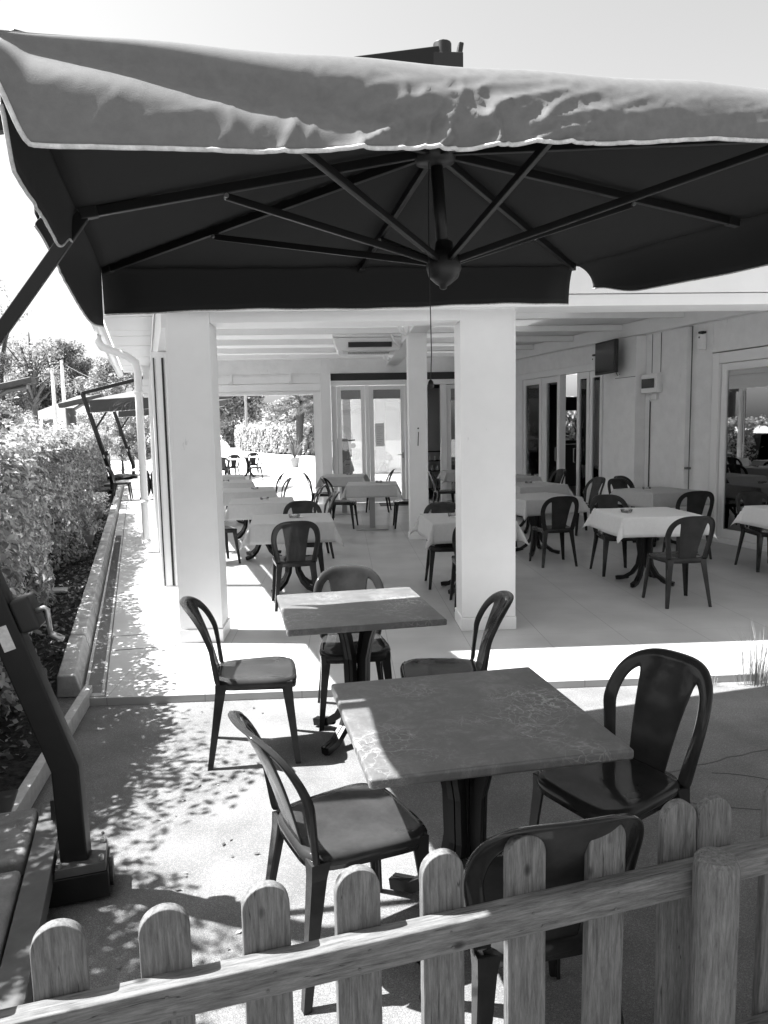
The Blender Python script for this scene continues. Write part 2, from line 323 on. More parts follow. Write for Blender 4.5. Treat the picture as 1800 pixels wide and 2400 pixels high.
# soil strip between kerb and hedge
so = MB(); rows = []
for y in np.arange(0.0, 24.1, .3):
    e = kerb_x(y) if y > 4.2 else (-1.62+.2*(3.95-y) if y > 3.0 else -1.43)
    rows.append([(e-.01 - t*6.0, y, .03 + .03*math.sin(9*y+7*t) + (.02 if 0 < t < .5 else 0)) for t in (0, .03, .08, .15, .4, 1)])
struct(so.grid(rows).make('soil', M['soil'], smooth=True))
pk = MB(); pk.bar((-1.66, 4.7, .05), (-1.45, 3.02, .05), .05, .10); tag(pk.make('edging_plank', M['plank'], bevel=.004), 'pale weathered plank edging the soil beside the mast base', 'plank')

# ---------------------------------------------------------------- leaves
def leaf_mesh(P, N, L, W, rng, fold=True):
    """P centres, N outward-ish normals, L length, W width -> numpy verts/faces"""
    n = len(P); d = rng.normal(size=(n, 3)); N = N + rng.normal(scale=.55, size=(n, 3)); N /= np.linalg.norm(N, axis=1)[:, None]
    d -= N*(d*N).sum(1)[:, None]; d /= np.linalg.norm(d, axis=1)[:, None]; s = np.cross(N, d)
    L = L[:, None]; W = W[:, None]
    if fold:
        v = np.stack([P-d*L/2, P-d*L*.12+s*W/2+N*W*.18, P+d*L*.2+s*W*.42+N*W*.15, P+d*L/2-N*L*.12, P+d*L*.2-s*W*.42+N*W*.15, P-d*L*.12-s*W/2+N*W*.18, P+d*L*.04-N*W*.02], 1)
        f = np.array([[0, 1, 6, 5], [1, 2, 3, 6], [6, 3, 4, 5]])
        return v.reshape(-1, 3), (f[None] + 7*np.arange(n)[:, None, None]).reshape(-1, 4)
    v = np.stack([P-d*L/2, P+s*W/2, P+d*L/2, P-s*W/2], 1)
    return v.reshape(-1, 3), (np.arange(4)[None] + 4*np.arange(n)[:, None])
def np_mesh(name, v, f, m_, parent=None, smooth=False):
    me = bpy.data.meshes.new(name); me.vertices.add(len(v)); me.vertices.foreach_set('co', v.astype(np.float32).ravel())
    me.loops.add(f.size); me.loops.foreach_set('vertex_index', f.astype(np.int32).ravel())
    me.polygons.add(len(f)); me.polygons.foreach_set('loop_start', np.arange(0, f.size, 4, dtype=np.int32)); me.polygons.foreach_set('loop_total', np.full(len(f), 4, np.int32))
    me.update(calc_edges=True); return link(name, me, m_, parent, smooth)
def hedge(name, label, line, width, top, n, L, seed, m_, group=None, corez=.65, bumps=.22, sprig=.2, side=-1):
    """line: list of (x,y) of the sunny face; width extends to side"""
    rng = np.random.default_rng(seed); line = np.array(line, float); seg = np.diff(line, axis=0); ln = np.linalg.norm(seg, axis=1); cum = np.concatenate([[0], np.cumsum(ln)])
    h = thing(name, label, 'hedge', (line[0][0], line[0][1], 0), group=group); off = np.array([line[0][0], line[0][1], 0])
    t = rng.uniform(0, cum[-1], n); i = np.clip(np.searchsorted(cum, t)-1, 0, len(ln)-1); base = line[i] + seg[i]*((t-cum[i])/ln[i])[:, None]
    nr = np.stack([seg[i][:, 1], -seg[i][:, 0]], 1)/ln[i][:, None]
    def bump(a, z): return bumps*(np.sin(a*2.3+z*1.7+seed)*.35 + np.sin(a*5.1-z*3.3)*.25 + np.sin(a*11+z*7)*.15)
    q = rng.uniform(0, 1, n); face = q < .55
    z = np.where(face, top*rng.uniform(.03, 1.0, n)**.8, top + rng.uniform(-.08, .05, n))
    dep = np.where(face, rng.exponential(.05, n), rng.uniform(0, width, n))
    dep = dep - bump(t, z)*np.where(face, 1, 0) + np.where(face, .12*np.maximum(0, z/top-.8)*3, 0); z = z + np.where(face, 0, bump(t, dep*3)*.7)
    sp = rng.uniform(0, 1, n) < .22; z = z + sp*np.where(z > top*.85, rng.exponential(sprig*.5, n), 0)
    P = np.stack([base[:, 0] - nr[:, 0]*dep, base[:, 1] - nr[:, 1]*dep, z], 1)
    N = np.where(face[:, None], np.concatenate([nr, np.full((n, 1), .5)], 1), np.concatenate([nr*.2, np.ones((n, 1))], 1))
    Ls = L*rng.uniform(.6, 1.25, n); v, f = leaf_mesh(P - off, N, Ls, Ls*rng.uniform(.38, .5, n), rng)
    np_mesh('foliage', v, f, m_, h, smooth=False)
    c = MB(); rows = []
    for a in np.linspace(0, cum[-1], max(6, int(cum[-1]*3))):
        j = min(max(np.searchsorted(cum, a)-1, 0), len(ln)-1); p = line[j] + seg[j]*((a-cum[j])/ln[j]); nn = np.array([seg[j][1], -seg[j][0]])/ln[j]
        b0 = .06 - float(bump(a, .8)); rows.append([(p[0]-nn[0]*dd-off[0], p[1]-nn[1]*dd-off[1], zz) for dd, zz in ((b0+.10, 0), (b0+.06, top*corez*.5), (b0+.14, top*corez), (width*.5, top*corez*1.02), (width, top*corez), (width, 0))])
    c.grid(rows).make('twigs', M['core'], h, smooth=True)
    return h
def blob_pts(rng, n, centers, radii, shell=.35):
    k = rng.integers(0, len(centers), n); d = rng.normal(size=(n, 3)); d /= np.linalg.norm(d, axis=1)[:, None]
    r0 = np.maximum(0, 1 - rng.exponential(shell, n)); return centers[k] + d*(r0*radii[k])[:, None]*np.array([1, 1, .85]), d
def tree(name, label, loc, h, r, n, L, seed, m_, trunk_h=None, conical=False, sparse=False, group=None, cat='tree', lean=0):
    rng = np.random.default_rng(seed); o = thing(name, label, cat, loc, group=group); th = h*.35 if trunk_h is None else trunk_h
    nb = 30 if not sparse else 16; cs = []; rs = []
    for i in range(nb):
        u = rng.uniform(0, 1); a = rng.uniform(0, 6.28)
        if conical: rr = r*(1-u)**.8*rng.uniform(.2, .9); zz = th + (h-th)*u; br = r*.42*(1-.7*u)
        else: zz = th + (h-th)*(.12+.78*u); rr = r*math.sqrt(max(.02, 1-((u-.42)/.62)**2))*rng.uniform(.15, .85); br = r*rng.uniform(.24, .42)
        cs.append((rr*math.cos(a) + lean*zz, rr*math.sin(a), min(zz, h-br*.8))); rs.append(br)
    cs = np.array(cs); rs = np.array(rs)
    P, D = blob_pts(rng, n, cs, rs, .3 if not sparse else .8); Ls = L*rng.uniform(.5, 1.3, n); v, f = leaf_mesh(P, D + np.array([0, 0, .4]), Ls, Ls*.5, rng, fold=False); np_mesh('crown', v, f, m_, o)
    t = MB(); top = Vector((lean*h*.8, 0, h*.8)); R0 = max(.05, h*.022)
    t.tube([(0, 0, -.05), (lean*th*.5+.02*h*.1, 0, th*.5), (lean*th, .01*h, th), top*.8, top], [R0*1.3, R0, R0*.8, R0*.45, R0*.15], 8)
    for i in range(min(nb, 16)):
        c = Vector(cs[i]); b0 = Vector((lean*th, 0, th*rng.uniform(.8, 1.0))) + Vector((0, 0, max(0, (c.z-th)*.35))); mid = (b0+c)/2 + Vector((0, 0, .04*h))
        t.tube([b0, mid, c], [R0*.45, R0*.28, R0*.1], 6)
    t.make('trunk', M['bark'], o, smooth=True); return o

# hedge alongside the path, near and far stretch
hf = [(-2.0, -.3), (-2.05, 3.2)] + [(kerb_x(y)-.30 - .10*math.sin(y), y) for y in np.arange(4.3, 15.6, .8)]
hedge('laurel_hedge', 'tall laurel hedge along the kerb left of the path, big glossy leaves', hf, .8, 1.55, 60000, .072, 3, M['hedge'], corez=.5, sprig=.13)
hf2 = [(kerb_x(y)-.55, y) for y in np.arange(16.2, 30, 1.5)]
hedge('clipped_hedge', 'darker clipped hedge behind the two far parasol masts', hf2, 1.2, 1.62, 16000, .12, 5, M['hedge2'], corez=.8, sprig=.1)
tree('garden_tree', 'small leafy tree behind the left hedge casting dappled shade by the mast', (-2.85, 2.35, 0), 3.1, 1.3, 15000, .06, 11, M['tree'], trunk_h=1.0)
tree('garden_tree', 'second small leafy tree behind the left hedge farther from the fence', (-3.15, 4.05, 0), 3.1, 1.2, 14000, .062, 12, M['tree'], trunk_h=1.0)
# leaf litter (ground cover)
rng = np.random.default_rng(5); n = 5200; yy = rng.uniform(3.2, 17, n)**1.0; ex_ = np.where(yy > 4.2, -1.94-.272*(yy-4.96), -1.66)
P = np.stack([ex_ - rng.uniform(.02, .75, n), yy, rng.uniform(.05, .09, n)], 1); Ls = rng.uniform(.02, .06, n)
v, f = leaf_mesh(P, np.tile([0, 0, 1.2], (n, 1)), Ls, Ls*.6, rng, fold=False); lt = np_mesh('fallen_leaves', v, f, M['litter']); lt['kind'] = 'stuff'; lt['label'] = 'dry fallen leaves and weeds on the dark soil under the hedge'; lt['category'] = 'leaf litter'
n = 60; P = np.stack([rng.uniform(-1.5, -.35, n), rng.uniform(2.2, 4.5, n), np.full(n, .006)], 1); Ls = rng.uniform(.012, .035, n)
v, f = leaf_mesh(P, np.tile([0, 0, 3.], (n, 1)), Ls, Ls*.5, rng, fold=False); lt = np_mesh('scattered_leaves', v, f, M['litter']); lt['kind'] = 'stuff'; lt['label'] = 'few small dry leaves scattered on the asphalt by the mast'; lt['category'] = 'leaves'
def stone(x, y, rz, lx, ly, label):
    tag(MB().box(-lx/2, lx/2, -ly/2, ly/2, 0, .03).make('stepping_stone', M['kerb'], bevel=.006, loc=(x, y, .07)), label, 'stone', 'flat stones in the hedge bed').rotation_euler = (0, .05, rz)
stone(-3.02, 7.75, .25, .26, .17, 'nearer flat pale stone lying on the soil under the hedge')
stone(-3.72, 10.2, .1, .30, .18, 'farther flat pale stone on the soil by the flower trough')
# planters
def trough(loc, label, fl):
    t = thing('flower_trough', label, 'planter', loc, SK, 'flower troughs by the kerb')
    b = MB(); b.hexa([(-.07, -.28, 0), (.07, -.28, 0), (.07, .28, 0), (-.07, .28, 0), (-.11, -.33, .2), (.11, -.33, .2), (.11, .33, .2), (-.11, .33, .2)]); b.make('trough', M['pot'], t, bevel=.008)
    MB().box(-.1, .1, -.31, .31, .185, .197).make('soil', M['soil'], t)
    rg = np.random.default_rng(int(loc[1]*10)); n = 500; P = rg.normal(scale=(.10, .22, .09), size=(n, 3)) + np.array([0, .0, .27]); P[:, 2] = np.maximum(P[:, 2], .2); Ls = rg.uniform(.04, .09, n)
    v, f = leaf_mesh(P, P - np.array([0, 0, .1]), Ls, Ls*.4, rg, fold=False); np_mesh('foliage', v, f, M['hedge'], t)
    if fl:
        n = 260; P = rg.normal(scale=(.09, .25, .05), size=(n, 3)) + np.array([0, 0, .40]); Ls = rg.uniform(.04, .07, n); v, f = leaf_mesh(P, np.tile([0, 0, 1.], (n, 1)), Ls, Ls*.9, rg, fold=False); np_mesh('petals', v, f, M['flower'], t)['kind'] = 'stuff'
trough((kerb_x(11.3)-.2, 11.3, .04), 'grey plastic trough with low green plants beside the kerb', False)
trough((kerb_x(14.6)-.2, 14.6, .04), 'trough of white flowers beside the kerb near the far mast', True)
# weeds at the terrace edge, right
def grass(loc, label, n, h, seed, m_=None, spread=.14):
    rg = random.Random(seed); g = MB()
    for i in range(n):
        a = rg.uniform(0, 6.28); rr = rg.uniform(0, spread); b = Vector((rr*math.cos(a), rr*math.sin(a)*.5, 0)); hh = h*rg.uniform(.3, 1); dx = Vector((math.cos(a), math.sin(a), 0))*hh*rg.uniform(.1, .7)
        wv = Vector((-math.sin(a), math.cos(a), 0))*.0016
        p1 = b + dx*.35 + Vector((0, 0, hh*.7)); p2 = b + dx + Vector((0, 0, hh))
        g.add([b-wv, b+wv, p1+wv*.7, p1-wv*.7, p2], [(0, 1, 2, 3), (3, 2, 4)])
    return tag(g.make('grass_tuft', m_ or M['tree2'], loc=loc, fix=False), label, 'grass tuft', 'weeds at the terrace edge')
grass((2.64, 4.55, 0), 'tall wispy dry grass tuft at the terrace edge on the right', 150, .40, 1)
grass((2.28, 4.56, 0), 'low creeping weed along the terrace edge left of the tall tuft', 60, .12, 2)
grass((.02, 4.52, 0), 'tiny weed at the terrace edge under the smaller marble table', 50, .06, 4, spread=.1)

# ---------------------------------------------------------------- restaurant building
B = thing('restaurant_building', 'white single-storey restaurant with open veranda behind the tables', 'building', (0, 0, 0))
def part(name, mb, m_, parent=None, **k): return mb.make(name, m_, parent or B, **k)
# front columns
for (x0, x1, yf, lab) in ((-1.30, -.985, 5.78, 'left white front column'), (.93, 1.352, 5.86, 'right white front column')):
    c = part('column', MB().box(x0, x1, yf, yf+.34, .15, 2.62), M['white'], bevel=.004); c['label'] = lab
    g = MB(); xm = x0+.09; g.box(x0-.006, x0+.012, yf-.012, yf+.02, .16, 2.62); g.box(x1-.012, x1+.006, yf-.012, yf+.02, .16, 2.62)
    g.box(x0+.012, x1-.012, yf-.010, yf-.002, .16, 2.62).make('cladding', M['white'], c)
    part('base', MB().box(x0-.012, x1+.012, yf-.022, yf+.36, .05, .155), M['white'], c, bevel=.004)
c = part('column', MB().box(.955, 1.225, 10.8, 11.07, .13, 3.2), M['white'], bevel=.004); c['label'] = 'inner white pillar of the veranda'
part('base', MB().box(.94, 1.24, 10.78, 11.09, .05, .13), M['white'], c, bevel=.004)
MB().bar((1.08, 10.795, 1.42), (1.09, 10.795, 1.62), .012, .008).make('hook', M['steel'], c)
MB().lathe([(.012, 0), (.012, .01)], (1.085, 10.795, 1.67), 10, (0, -1, 0)).make('hook', M['steel'], c)
# front beam and fascia with grooves
f = MB(); z0 = 2.58
for zz, zt, yo in ((2.575, 2.66, 5.66), (2.666, 2.86, 5.645), (2.866, 3.10, 5.655), (3.106, 3.36, 5.645), (3.366, 3.44, 5.60)):
    f.box(-1.36, 9.0, yo, 5.76, zz, zt)
f.box(-1.36, 9.0, 5.765, 6.16, 2.60, 3.2)
part('fascia', f, M['white'], bevel=.003)
f = MB(); f.box(-.98, .92, 5.80, 6.10, 2.50, 2.598)
part('awning_box', f, M['white'], bevel=.006)
# side beam along the skewed left wall
def skbox(mb, fx, y0, y1, d0, d1, z0, z1):
    return mb.hexa([(fx(y0)+d0, y0, z0), (fx(y0)+d1, y0, z0), (fx(y1)+d1, y1, z0), (fx(y1)+d0, y1, z0), (fx(y0)+d0, y0, z1), (fx(y0)+d1, y0, z1), (fx(y1)+d1, y1, z1), (fx(y1)+d0, y1, z1)])
part('side_beam', skbox(skbox(MB(), side_x, 6.17, 18.0, -.02, .14, 2.52, 2.86), side_x, 6.17, 18.0, .0, .16, 2.866, 3.06), M['white'])
# side frames (folded sliding panels) seen edge-on
for yj in (7.95, 10.25, 12.9, 15.4):
    j = MB(); x = side_x(yj)
    skbox(j, side_x, yj, yj+.10, -.10, .10, .05, 2.515)
    c = part('side_post', j, M['white'], bevel=.003)
    q = MB(); skbox(q, side_x, yj-.012, yj-.002, -.075, -.062, .06, 2.45); skbox(q, side_x, yj-.012, yj-.002, .01, .032, .06, 2.45); q.make('track_slot', M['dark'], c)
    q = MB(); skbox(q, side_x, yj-.02, yj-.002, .045, .06, .06, 2.5); q.make('edge_strip', M['trim'], c)
# eaves: soffit boards, gutter, downpipe
sf = MB(); y = 5.0
while y < 18.0:
    y2 = min(y+.62, 18.0)
    if y2 > y+.05: skbox(sf, side_x, y+.008, y2-.008, -.62, -.03, 3.07 + .004*(int(y*2) % 2), 3.10)
    y = y2
part('soffit', sf, M['soffit'])
part('soffit_backing', skbox(MB(), side_x, 5.0, 18.0, -.62, -.03, 3.105, 3.13), M['soffit'])
g = MB()
prof = [(-.64, 3.08), (-.64, 3.02), (-.70, 2.97), (-.76, 2.98), (-.79, 3.05), (-.79, 3.13), (-.77, 3.13), (-.77, 3.06), (-.75, 3.0), (-.70, 2.985), (-.66, 3.03), (-.655, 3.09)]
rows = [[(side_x(y)+px, y, pz) for px, pz in prof + prof[:1]] for y in (4.9, 18.1)]
part('gutter', g.grid(rows), M['trim'], smooth=True)
dp = MB(); x = side_x(10.4); dp.tube([(x-.71, 10.25, 3.0), (x-.71, 10.25, 2.90), (x-.66, 10.25, 2.82), (x-.35, 10.27, 2.70), (x-.24, 10.28, 2.62), (x-.22, 10.28, 2.48), (x-.22, 10.28, .22)], .05, 14)
dp.lathe([(.062, 0), (.062, .06)], (x-.22, 10.28, .16), 14).lathe([(.056, 0), (.056, .05)], (x-.22, 10.28, .72), 14).lathe([(.056, 0), (.056, .04)], (x-.22, 10.28, 2.2), 14)
part('downpipe', dp, M['trim'], smooth=True)
# roof slab and awning fabric, ribs, longitudinal beam, ledger
rf = MB(); rf.hexa([(side_x(5.4)-.6, 5.62, 3.445), (14, 5.62, 3.445), (14, 27, 3.445), (side_x(27)-.6, 27, 3.445), (side_x(5.4)-.6, 5.62, 3.60), (14, 5.62, 3.60), (14, 27, 3.60), (side_x(27)-.6, 27, 3.60)])
rf = MB(); rf.hexa([(3.6, 5.9, 3.46), (14, 5.9, 3.46), (14, 27, 3.46), (right_x(27), 27, 3.46), (3.6, 5.9, 3.60), (14, 5.9, 3.60), (14, 27, 3.60), (right_x(27), 27, 3.60)])
part('roof', rf, M['white'])
part('roof_edge', skbox(MB(), side_x, 5.0, 18.1, -.66, -.02, 3.14, 3.44), M['white'])
cl = MB(); cl.hexa([(side_x(6.17)+.0, 6.17, 3.24), (.97, 6.17, 3.24), (.97, 16.4, 3.24), (side_x(16.4), 16.4, 3.24), (side_x(6.17), 6.17, 3.25), (.97, 6.17, 3.25), (.97, 16.4, 3.25), (side_x(16.4), 16.4, 3.25)])
cl.hexa([(1.232, 6.17, 3.24), (right_x(6.17), 6.17, 3.24), (right_x(16.4), 16.4, 3.24), (1.232, 16.4, 3.24), (1.232, 6.17, 3.25), (right_x(6.17), 6.17, 3.25), (right_x(16.4), 16.4, 3.25), (1.232, 16.4, 3.25)])
part('awning_fabric', cl, M['fabric_roof'])
for i, y in enumerate((7.6, 9.0, 10.4, 11.8, 13.2, 14.6, 15.9)):
    rb = MB(); rb.box(side_x(y)+.17, .97, y, y+.09, 3.14, 3.235); rb.box(1.235, right_x(y)-.16, y, y+.09, 3.14, 3.235)
    part('rib', rb, M['white'], bevel=.01)
part('long_beam', MB().box(.975, 1.23, 6.17, 16.35, 3.02, 3.275), M['white'], bevel=.01)
part('ledger', skbox(MB(), right_x, 6.17, 16.3, -.155, -.01, 3.03, 3.238), M['white'], bevel=.006)
# awning bunches near the long beam
for y in (9.3, 10.7, 12.1, 13.5, 14.9):
    q = MB(); q.tube([(.80, y+.1, 3.20), (.86, y+.1, 3.06), (.93, y+.1, 3.0), (.965, y+.1, 3.06)], [.02, .028, .028, .02], 8); part('awning_fold', q, M['trim'], smooth=True)
# back wall (y = 16.3): header, post, glazed doors, interior beyond
Y = 16.3
part('back_wall', MB().box(side_x(Y)-.2, 4.0, Y+.06, Y+.16, 2.865, 3.235).box(side_x(Y)-.2, -.46, Y+.07, Y+.16, 2.803, 2.864), M['wall'])
part('back_beam', MB().box(side_x(Y)-.2, -.46, Y, Y+.2, 2.66, 2.80).box(side_x(Y)-.2, -.46, Y-.02, Y+.15, 2.50, 2.652).box(side_x(Y)-.2, -.62, Y+.02, Y+.12, 2.42, 2.496), M['white'])
for x in (-2.35, -1.1): part('bracket', MB().box(x-.02, x+.02, Y-.06, Y-.005, 2.70, 2.86).lathe([(.05, 0), (.03, .03)], (x, Y-.03, 2.66), 10), M['trim'])
c = part('column', MB().box(-.455, -.245, Y-.10, Y+.12, .05, 2.87), M['white']); c['label'] = 'square post between the back opening and the glazed doors'
part('column', MB().box(-.62, -.462, Y+.02, Y+.14, .05, 2.66), M['trim'])['label'] = 'slim jamb of the back opening'
part('header', MB().box(-.24, 4.0, Y+.03, Y+.10, 2.71, 2.86), M['dark_band'])
part('header_frame', MB().box(-.24, 4.0, Y, Y+.12, 2.60, 2.705), M['trim'])
def door(x0, x1, zb, zt, y, parent, label, blind=True, handle=None, fw=.09, gl='glass', bot=.14):
    d = MB(); d.box(x0, x0+fw, y, y+.06, zb, zt).box(x1-fw, x1, y, y+.06, zb, zt).box(x0+fw, x1-fw, y, y+.06, zt-fw, zt).box(x0+fw, x1-fw, y, y+.06, zb, zb+bot)
    o = d.make('door', M['trim'], parent, bevel=.006); o['label'] = label
    MB().box(x0+fw, x1-fw, y+.02, y+.028, zb+bot, zt-fw).make('pane', M[gl], o)
    if blind: MB().box(x0+fw+.002, x1-fw-.002, y+.03, y+.05, zt-fw-.19, zt-fw).make('blind', M['alu'], o)
    if handle: MB().box(handle-.015, handle+.015, y-.03, y-.002, 1.02, 1.14).box(handle-.12, handle+.01, y-.05, y-.035, 1.08, 1.10).make('handle', M['alu'], o)
    return o
part('door_frame', MB().box(-.235, -.12, Y, Y+.10, .05, 2.595).box(.50, .58, Y, Y+.1, .05, 2.595).box(1.36, 1.42, Y, Y+.1, .05, 2.595).box(1.50, 1.56, Y-.02, Y+.1, .05, 2.595), M['trim'])
door(-.115, .495, .06, 2.59, Y+.02, B, 'left glazed back door with rolled blind')
door(.585, 1.355, .06, 2.59, Y+.02, B, 'right glazed back door with posted notice and lever handle', handle=1.30)
nt_ = MB().box(.70, .90, Y+.008, Y+.012, 1.28, 1.78).make('notice', M['paper'], B)
tx = MB(); 
for i in range(9): tx.box(.73, .87-.03*(i % 3), Y+.005, Y+.0075, 1.70-.045*i, 1.706-.045*i)
tx.make('print_lines', M['alu'], nt_)
part('door_slot', MB().box(1.425, 1.495, Y+.03, Y+.06, .05, 2.6), M['dark'])
part('door_frame', MB().box(2.13, 2.27, Y-.01, Y+.1, .05, 2.595), M['trim'])
door(2.275, 3.35, .06, 2.59, Y+.02, B, 'glazed back door right of the inner doorway', gl='glass_far')
part('mat', MB().box(.75, 1.75, 15.55, 16.1, .052, .062), M['dark'])
# interior room behind (shelf corner)
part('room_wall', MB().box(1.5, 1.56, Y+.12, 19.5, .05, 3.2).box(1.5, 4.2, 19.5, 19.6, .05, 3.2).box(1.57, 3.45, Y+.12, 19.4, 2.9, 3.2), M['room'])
bd = MB().box(1.83, 2.35, 17.6, 17.64, .2, 2.58).make('cabinet', M['white'], B, bevel=.004)
MB().box(1.86, 1.94, 17.585, 17.595, 1.85, 2.25).make('calendar', M['paper'], bd)
MB().box(1.86, 1.94, 17.58, 17.584, 2.05, 2.2).make('print', M['steel'], bd)
sh = thing('shelf_unit', 'low shelf unit with jars and cups inside the back doorway', 'shelf', (1.95, 16.9, .05))
MB().box(-.3, .32, 0, .35, .62, .64).box(-.3, .32, 0, .35, .85, .87).box(-.3, .32, 0, .35, 1.06, 1.08).box(-.3, .32, 0, .35, .2, .22).box(-.3, -.28, 0, .35, 0, 1.08).box(.30, .32, 0, .35, 0, 1.08).make('frame', M['dark'], sh)
js = MB()
for i in range(9): js.lathe([(.03, 0), (.035, .06), (.02, .11)], (-.24+.062*i, .1, .642 if i % 2 else .872), 8)
js.make('contents', M['paper'], sh)
# right wall of the veranda, skewed; with big sliding door, folding doors, pillar
def rw(mb, y0, y1, z0, z1, d0=0.0, d1=.18): return skbox(mb, right_x, y0, y1, d0, d1, z0, z1)
wl = MB(); rw(wl, 10.06, 12.56, .05, 3.24); rw(wl, 4.9, 10.055, 2.62, 3.24); rw(wl, 12.565, 16.3, 2.72, 3.24); rw(wl, 15.36, 16.3, .05, 2.715); rw(wl, 4.6, 5.9, .05, 2.615)
part('wall', wl, M['wall'])
part('pilaster', rw(MB(), 11.45, 11.98, .05, 3.02, -.16, -.003), M['wall'])
part('pilaster', rw(MB(), 10.46, 10.62, .05, 3.02, -.07, -.003), M['wall'])['label'] = 'boxed pipe casing beside the sliding door'
pj = MB(); x = right_x(10.38); pj.tube([(x-.045, 10.40, .06), (x-.045, 10.40, 3.02)], .008, 8); pj.box(x-.10, x-.03, 10.37, 10.43, 1.02, 1.05); part('cable_pipe', pj, M['steel'])
cj = MB(); x = right_x(11.32); cj.tube([(x-.012, 11.32, .06), (x-.012, 11.32, 2.12)], .009, 8); rw(cj, 11.30, 11.306, 2.44, 3.02, -.008, -.002); rw(cj, 11.10, 11.106, 2.44, 3.02, -.008, -.002); rw(cj, 11.46, 11.97, 2.40, 2.408, -.164, -.1605); part('conduit', cj, M['dark'])
# big sliding door
fr = MB(); rw(fr, 9.90, 10.02, .05, 2.60, -.03, .12); rw(fr, 8.0, 9.895, 2.46, 2.60, -.03, .12); rw(fr, 6.0, 7.995, 2.46, 2.60, -.03, .12); rw(fr, 6.0, 9.895, .05, .12, -.03, .12)
dd = part('sliding_door', fr, M['trim'], bevel=.005)
pn = MB(); 
for (a, b, o_) in ((8.35, 9.88, .0), (6.6, 8.5, .05)):
    rw(pn, a, a+.09, .125, 2.455, o_, o_+.05); rw(pn, b-.09, b, .125, 2.455, o_, o_+.05); rw(pn, a+.09, b-.09, 2.36, 2.455, o_, o_+.05); rw(pn, a+.09, b-.09, .125, .24, o_, o_+.05)
pn.make('sash', M['trim'], dd, bevel=.004)
rw(rw(MB(), 8.44, 9.79, .24, 2.36, .02, .028), 6.69, 8.41, .24, 2.36, .07, .078).make('pane', M['glass_far'], dd)
cu = MB(); cu.grid([[(right_x(y)+.19+.025*math.sin(y*38), y, z) for y in np.arange(8.9, 9.86, .02)] for z in (.1, 2.5)]); cu.grid([[(right_x(y)+.19+.025*math.sin(y*31), y, z) for y in np.arange(7.0, 8.1, .02)] for z in (.1, 2.5)])
part('curtain', cu, M['cloth2'], smooth=True)
# folding doors
fd = part('folding_door', rw(rw(rw(rw(MB(), 12.567, 15.358, 2.60, 2.715, -.02, .10), 12.567, 15.358, .05, .10, -.02, .10), 12.566, 12.578, .09, 2.61, -.019, .099), 15.345, 15.357, .09, 2.61, -.019, .099), M['trim'])
sash = MB(); gl_ = MB()
for (a, b) in ((14.62, 15.33), (13.95, 14.50), (12.98, 13.36), (12.58, 12.96)):
    rw(sash, a, a+.08, .105, 2.595, 0, .05); rw(sash, b-.08, b, .105, 2.595, 0, .05); rw(sash, a+.08, b-.08, 2.48, 2.595, 0, .05); rw(sash, a+.08, b-.08, .105, .22, 0, .05)
    rw(gl_, a+.08, b-.08, .22, 2.48, .02, .028)
rw(sash, 14.51, 14.61, .105, 2.595, .01, .07); rw(sash, 13.85, 13.94, .105, 2.595, -.05, .07)
sash.make('sash', M['trim'], fd, bevel=.004); gl_.make('pane', M['glass'], fd)
hd = MB()
for yh in (13.97, 13.34): x = right_x(yh); hd.tube([(x-.03, yh, 1.0), (x-.06, yh, 1.0), (x-.06, yh, 1.25), (x-.03, yh, 1.25)], .008, 8)
hd.make('handle', M['alu'], fd)
# dining room inside: floor, ceiling, far wall with windows
rm = MB(); rm.hexa([(right_x(5)+.2, 5.0, .02), (13, 5, .02), (13, 22, .02), (right_x(22)+.2, 22, .02), (right_x(5)+.2, 5.0, .049), (13, 5, .049), (13, 22, .049), (right_x(22)+.2, 22, .049)])
part('room_floor', rm, M['room'])
rm = MB(); rm.box(6.0, 13, 4.9, 5.0, .05, .6).box(6.0, 13, 4.9, 5.0, 2.9, 3.45).box(13, 13.1, 4.9, 22.1, .05, 3.45).box(3.4, 5.9, 22, 22.1, .05, 3.45).box(7.9, 13, 22, 22.1, .05, 3.45).box(5.9, 7.9, 22, 22.1, .05, 1.2).box(5.9, 7.9, 22, 22.1, 2.08, 2.48).box(5.9, 7.9, 22, 22.1, 3.36, 3.45)  # unseen front wall left open between sill and lintel to let light in
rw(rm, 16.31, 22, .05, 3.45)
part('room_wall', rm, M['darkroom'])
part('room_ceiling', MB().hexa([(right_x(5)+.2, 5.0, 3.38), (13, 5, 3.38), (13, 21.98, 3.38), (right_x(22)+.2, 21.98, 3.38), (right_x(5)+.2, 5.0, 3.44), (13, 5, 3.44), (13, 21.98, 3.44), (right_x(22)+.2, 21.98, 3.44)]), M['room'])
part('counter', MB().box(5.6, 8.2, 19.5, 20.1, .05, 1.15), M['dark'], bevel=.01)
# scooter and outer wing seen through the glazed doors
part('annex_wall', MB().box(.30, 6.0, 27.0, 27.3, 0, 4.2).box(-.55, .25, 26.4, 26.7, 0, 3.4), M['white'])
part('annex_panel', MB().box(.02, .28, 26.36, 26.395, .9, 2.9), M['alu'])

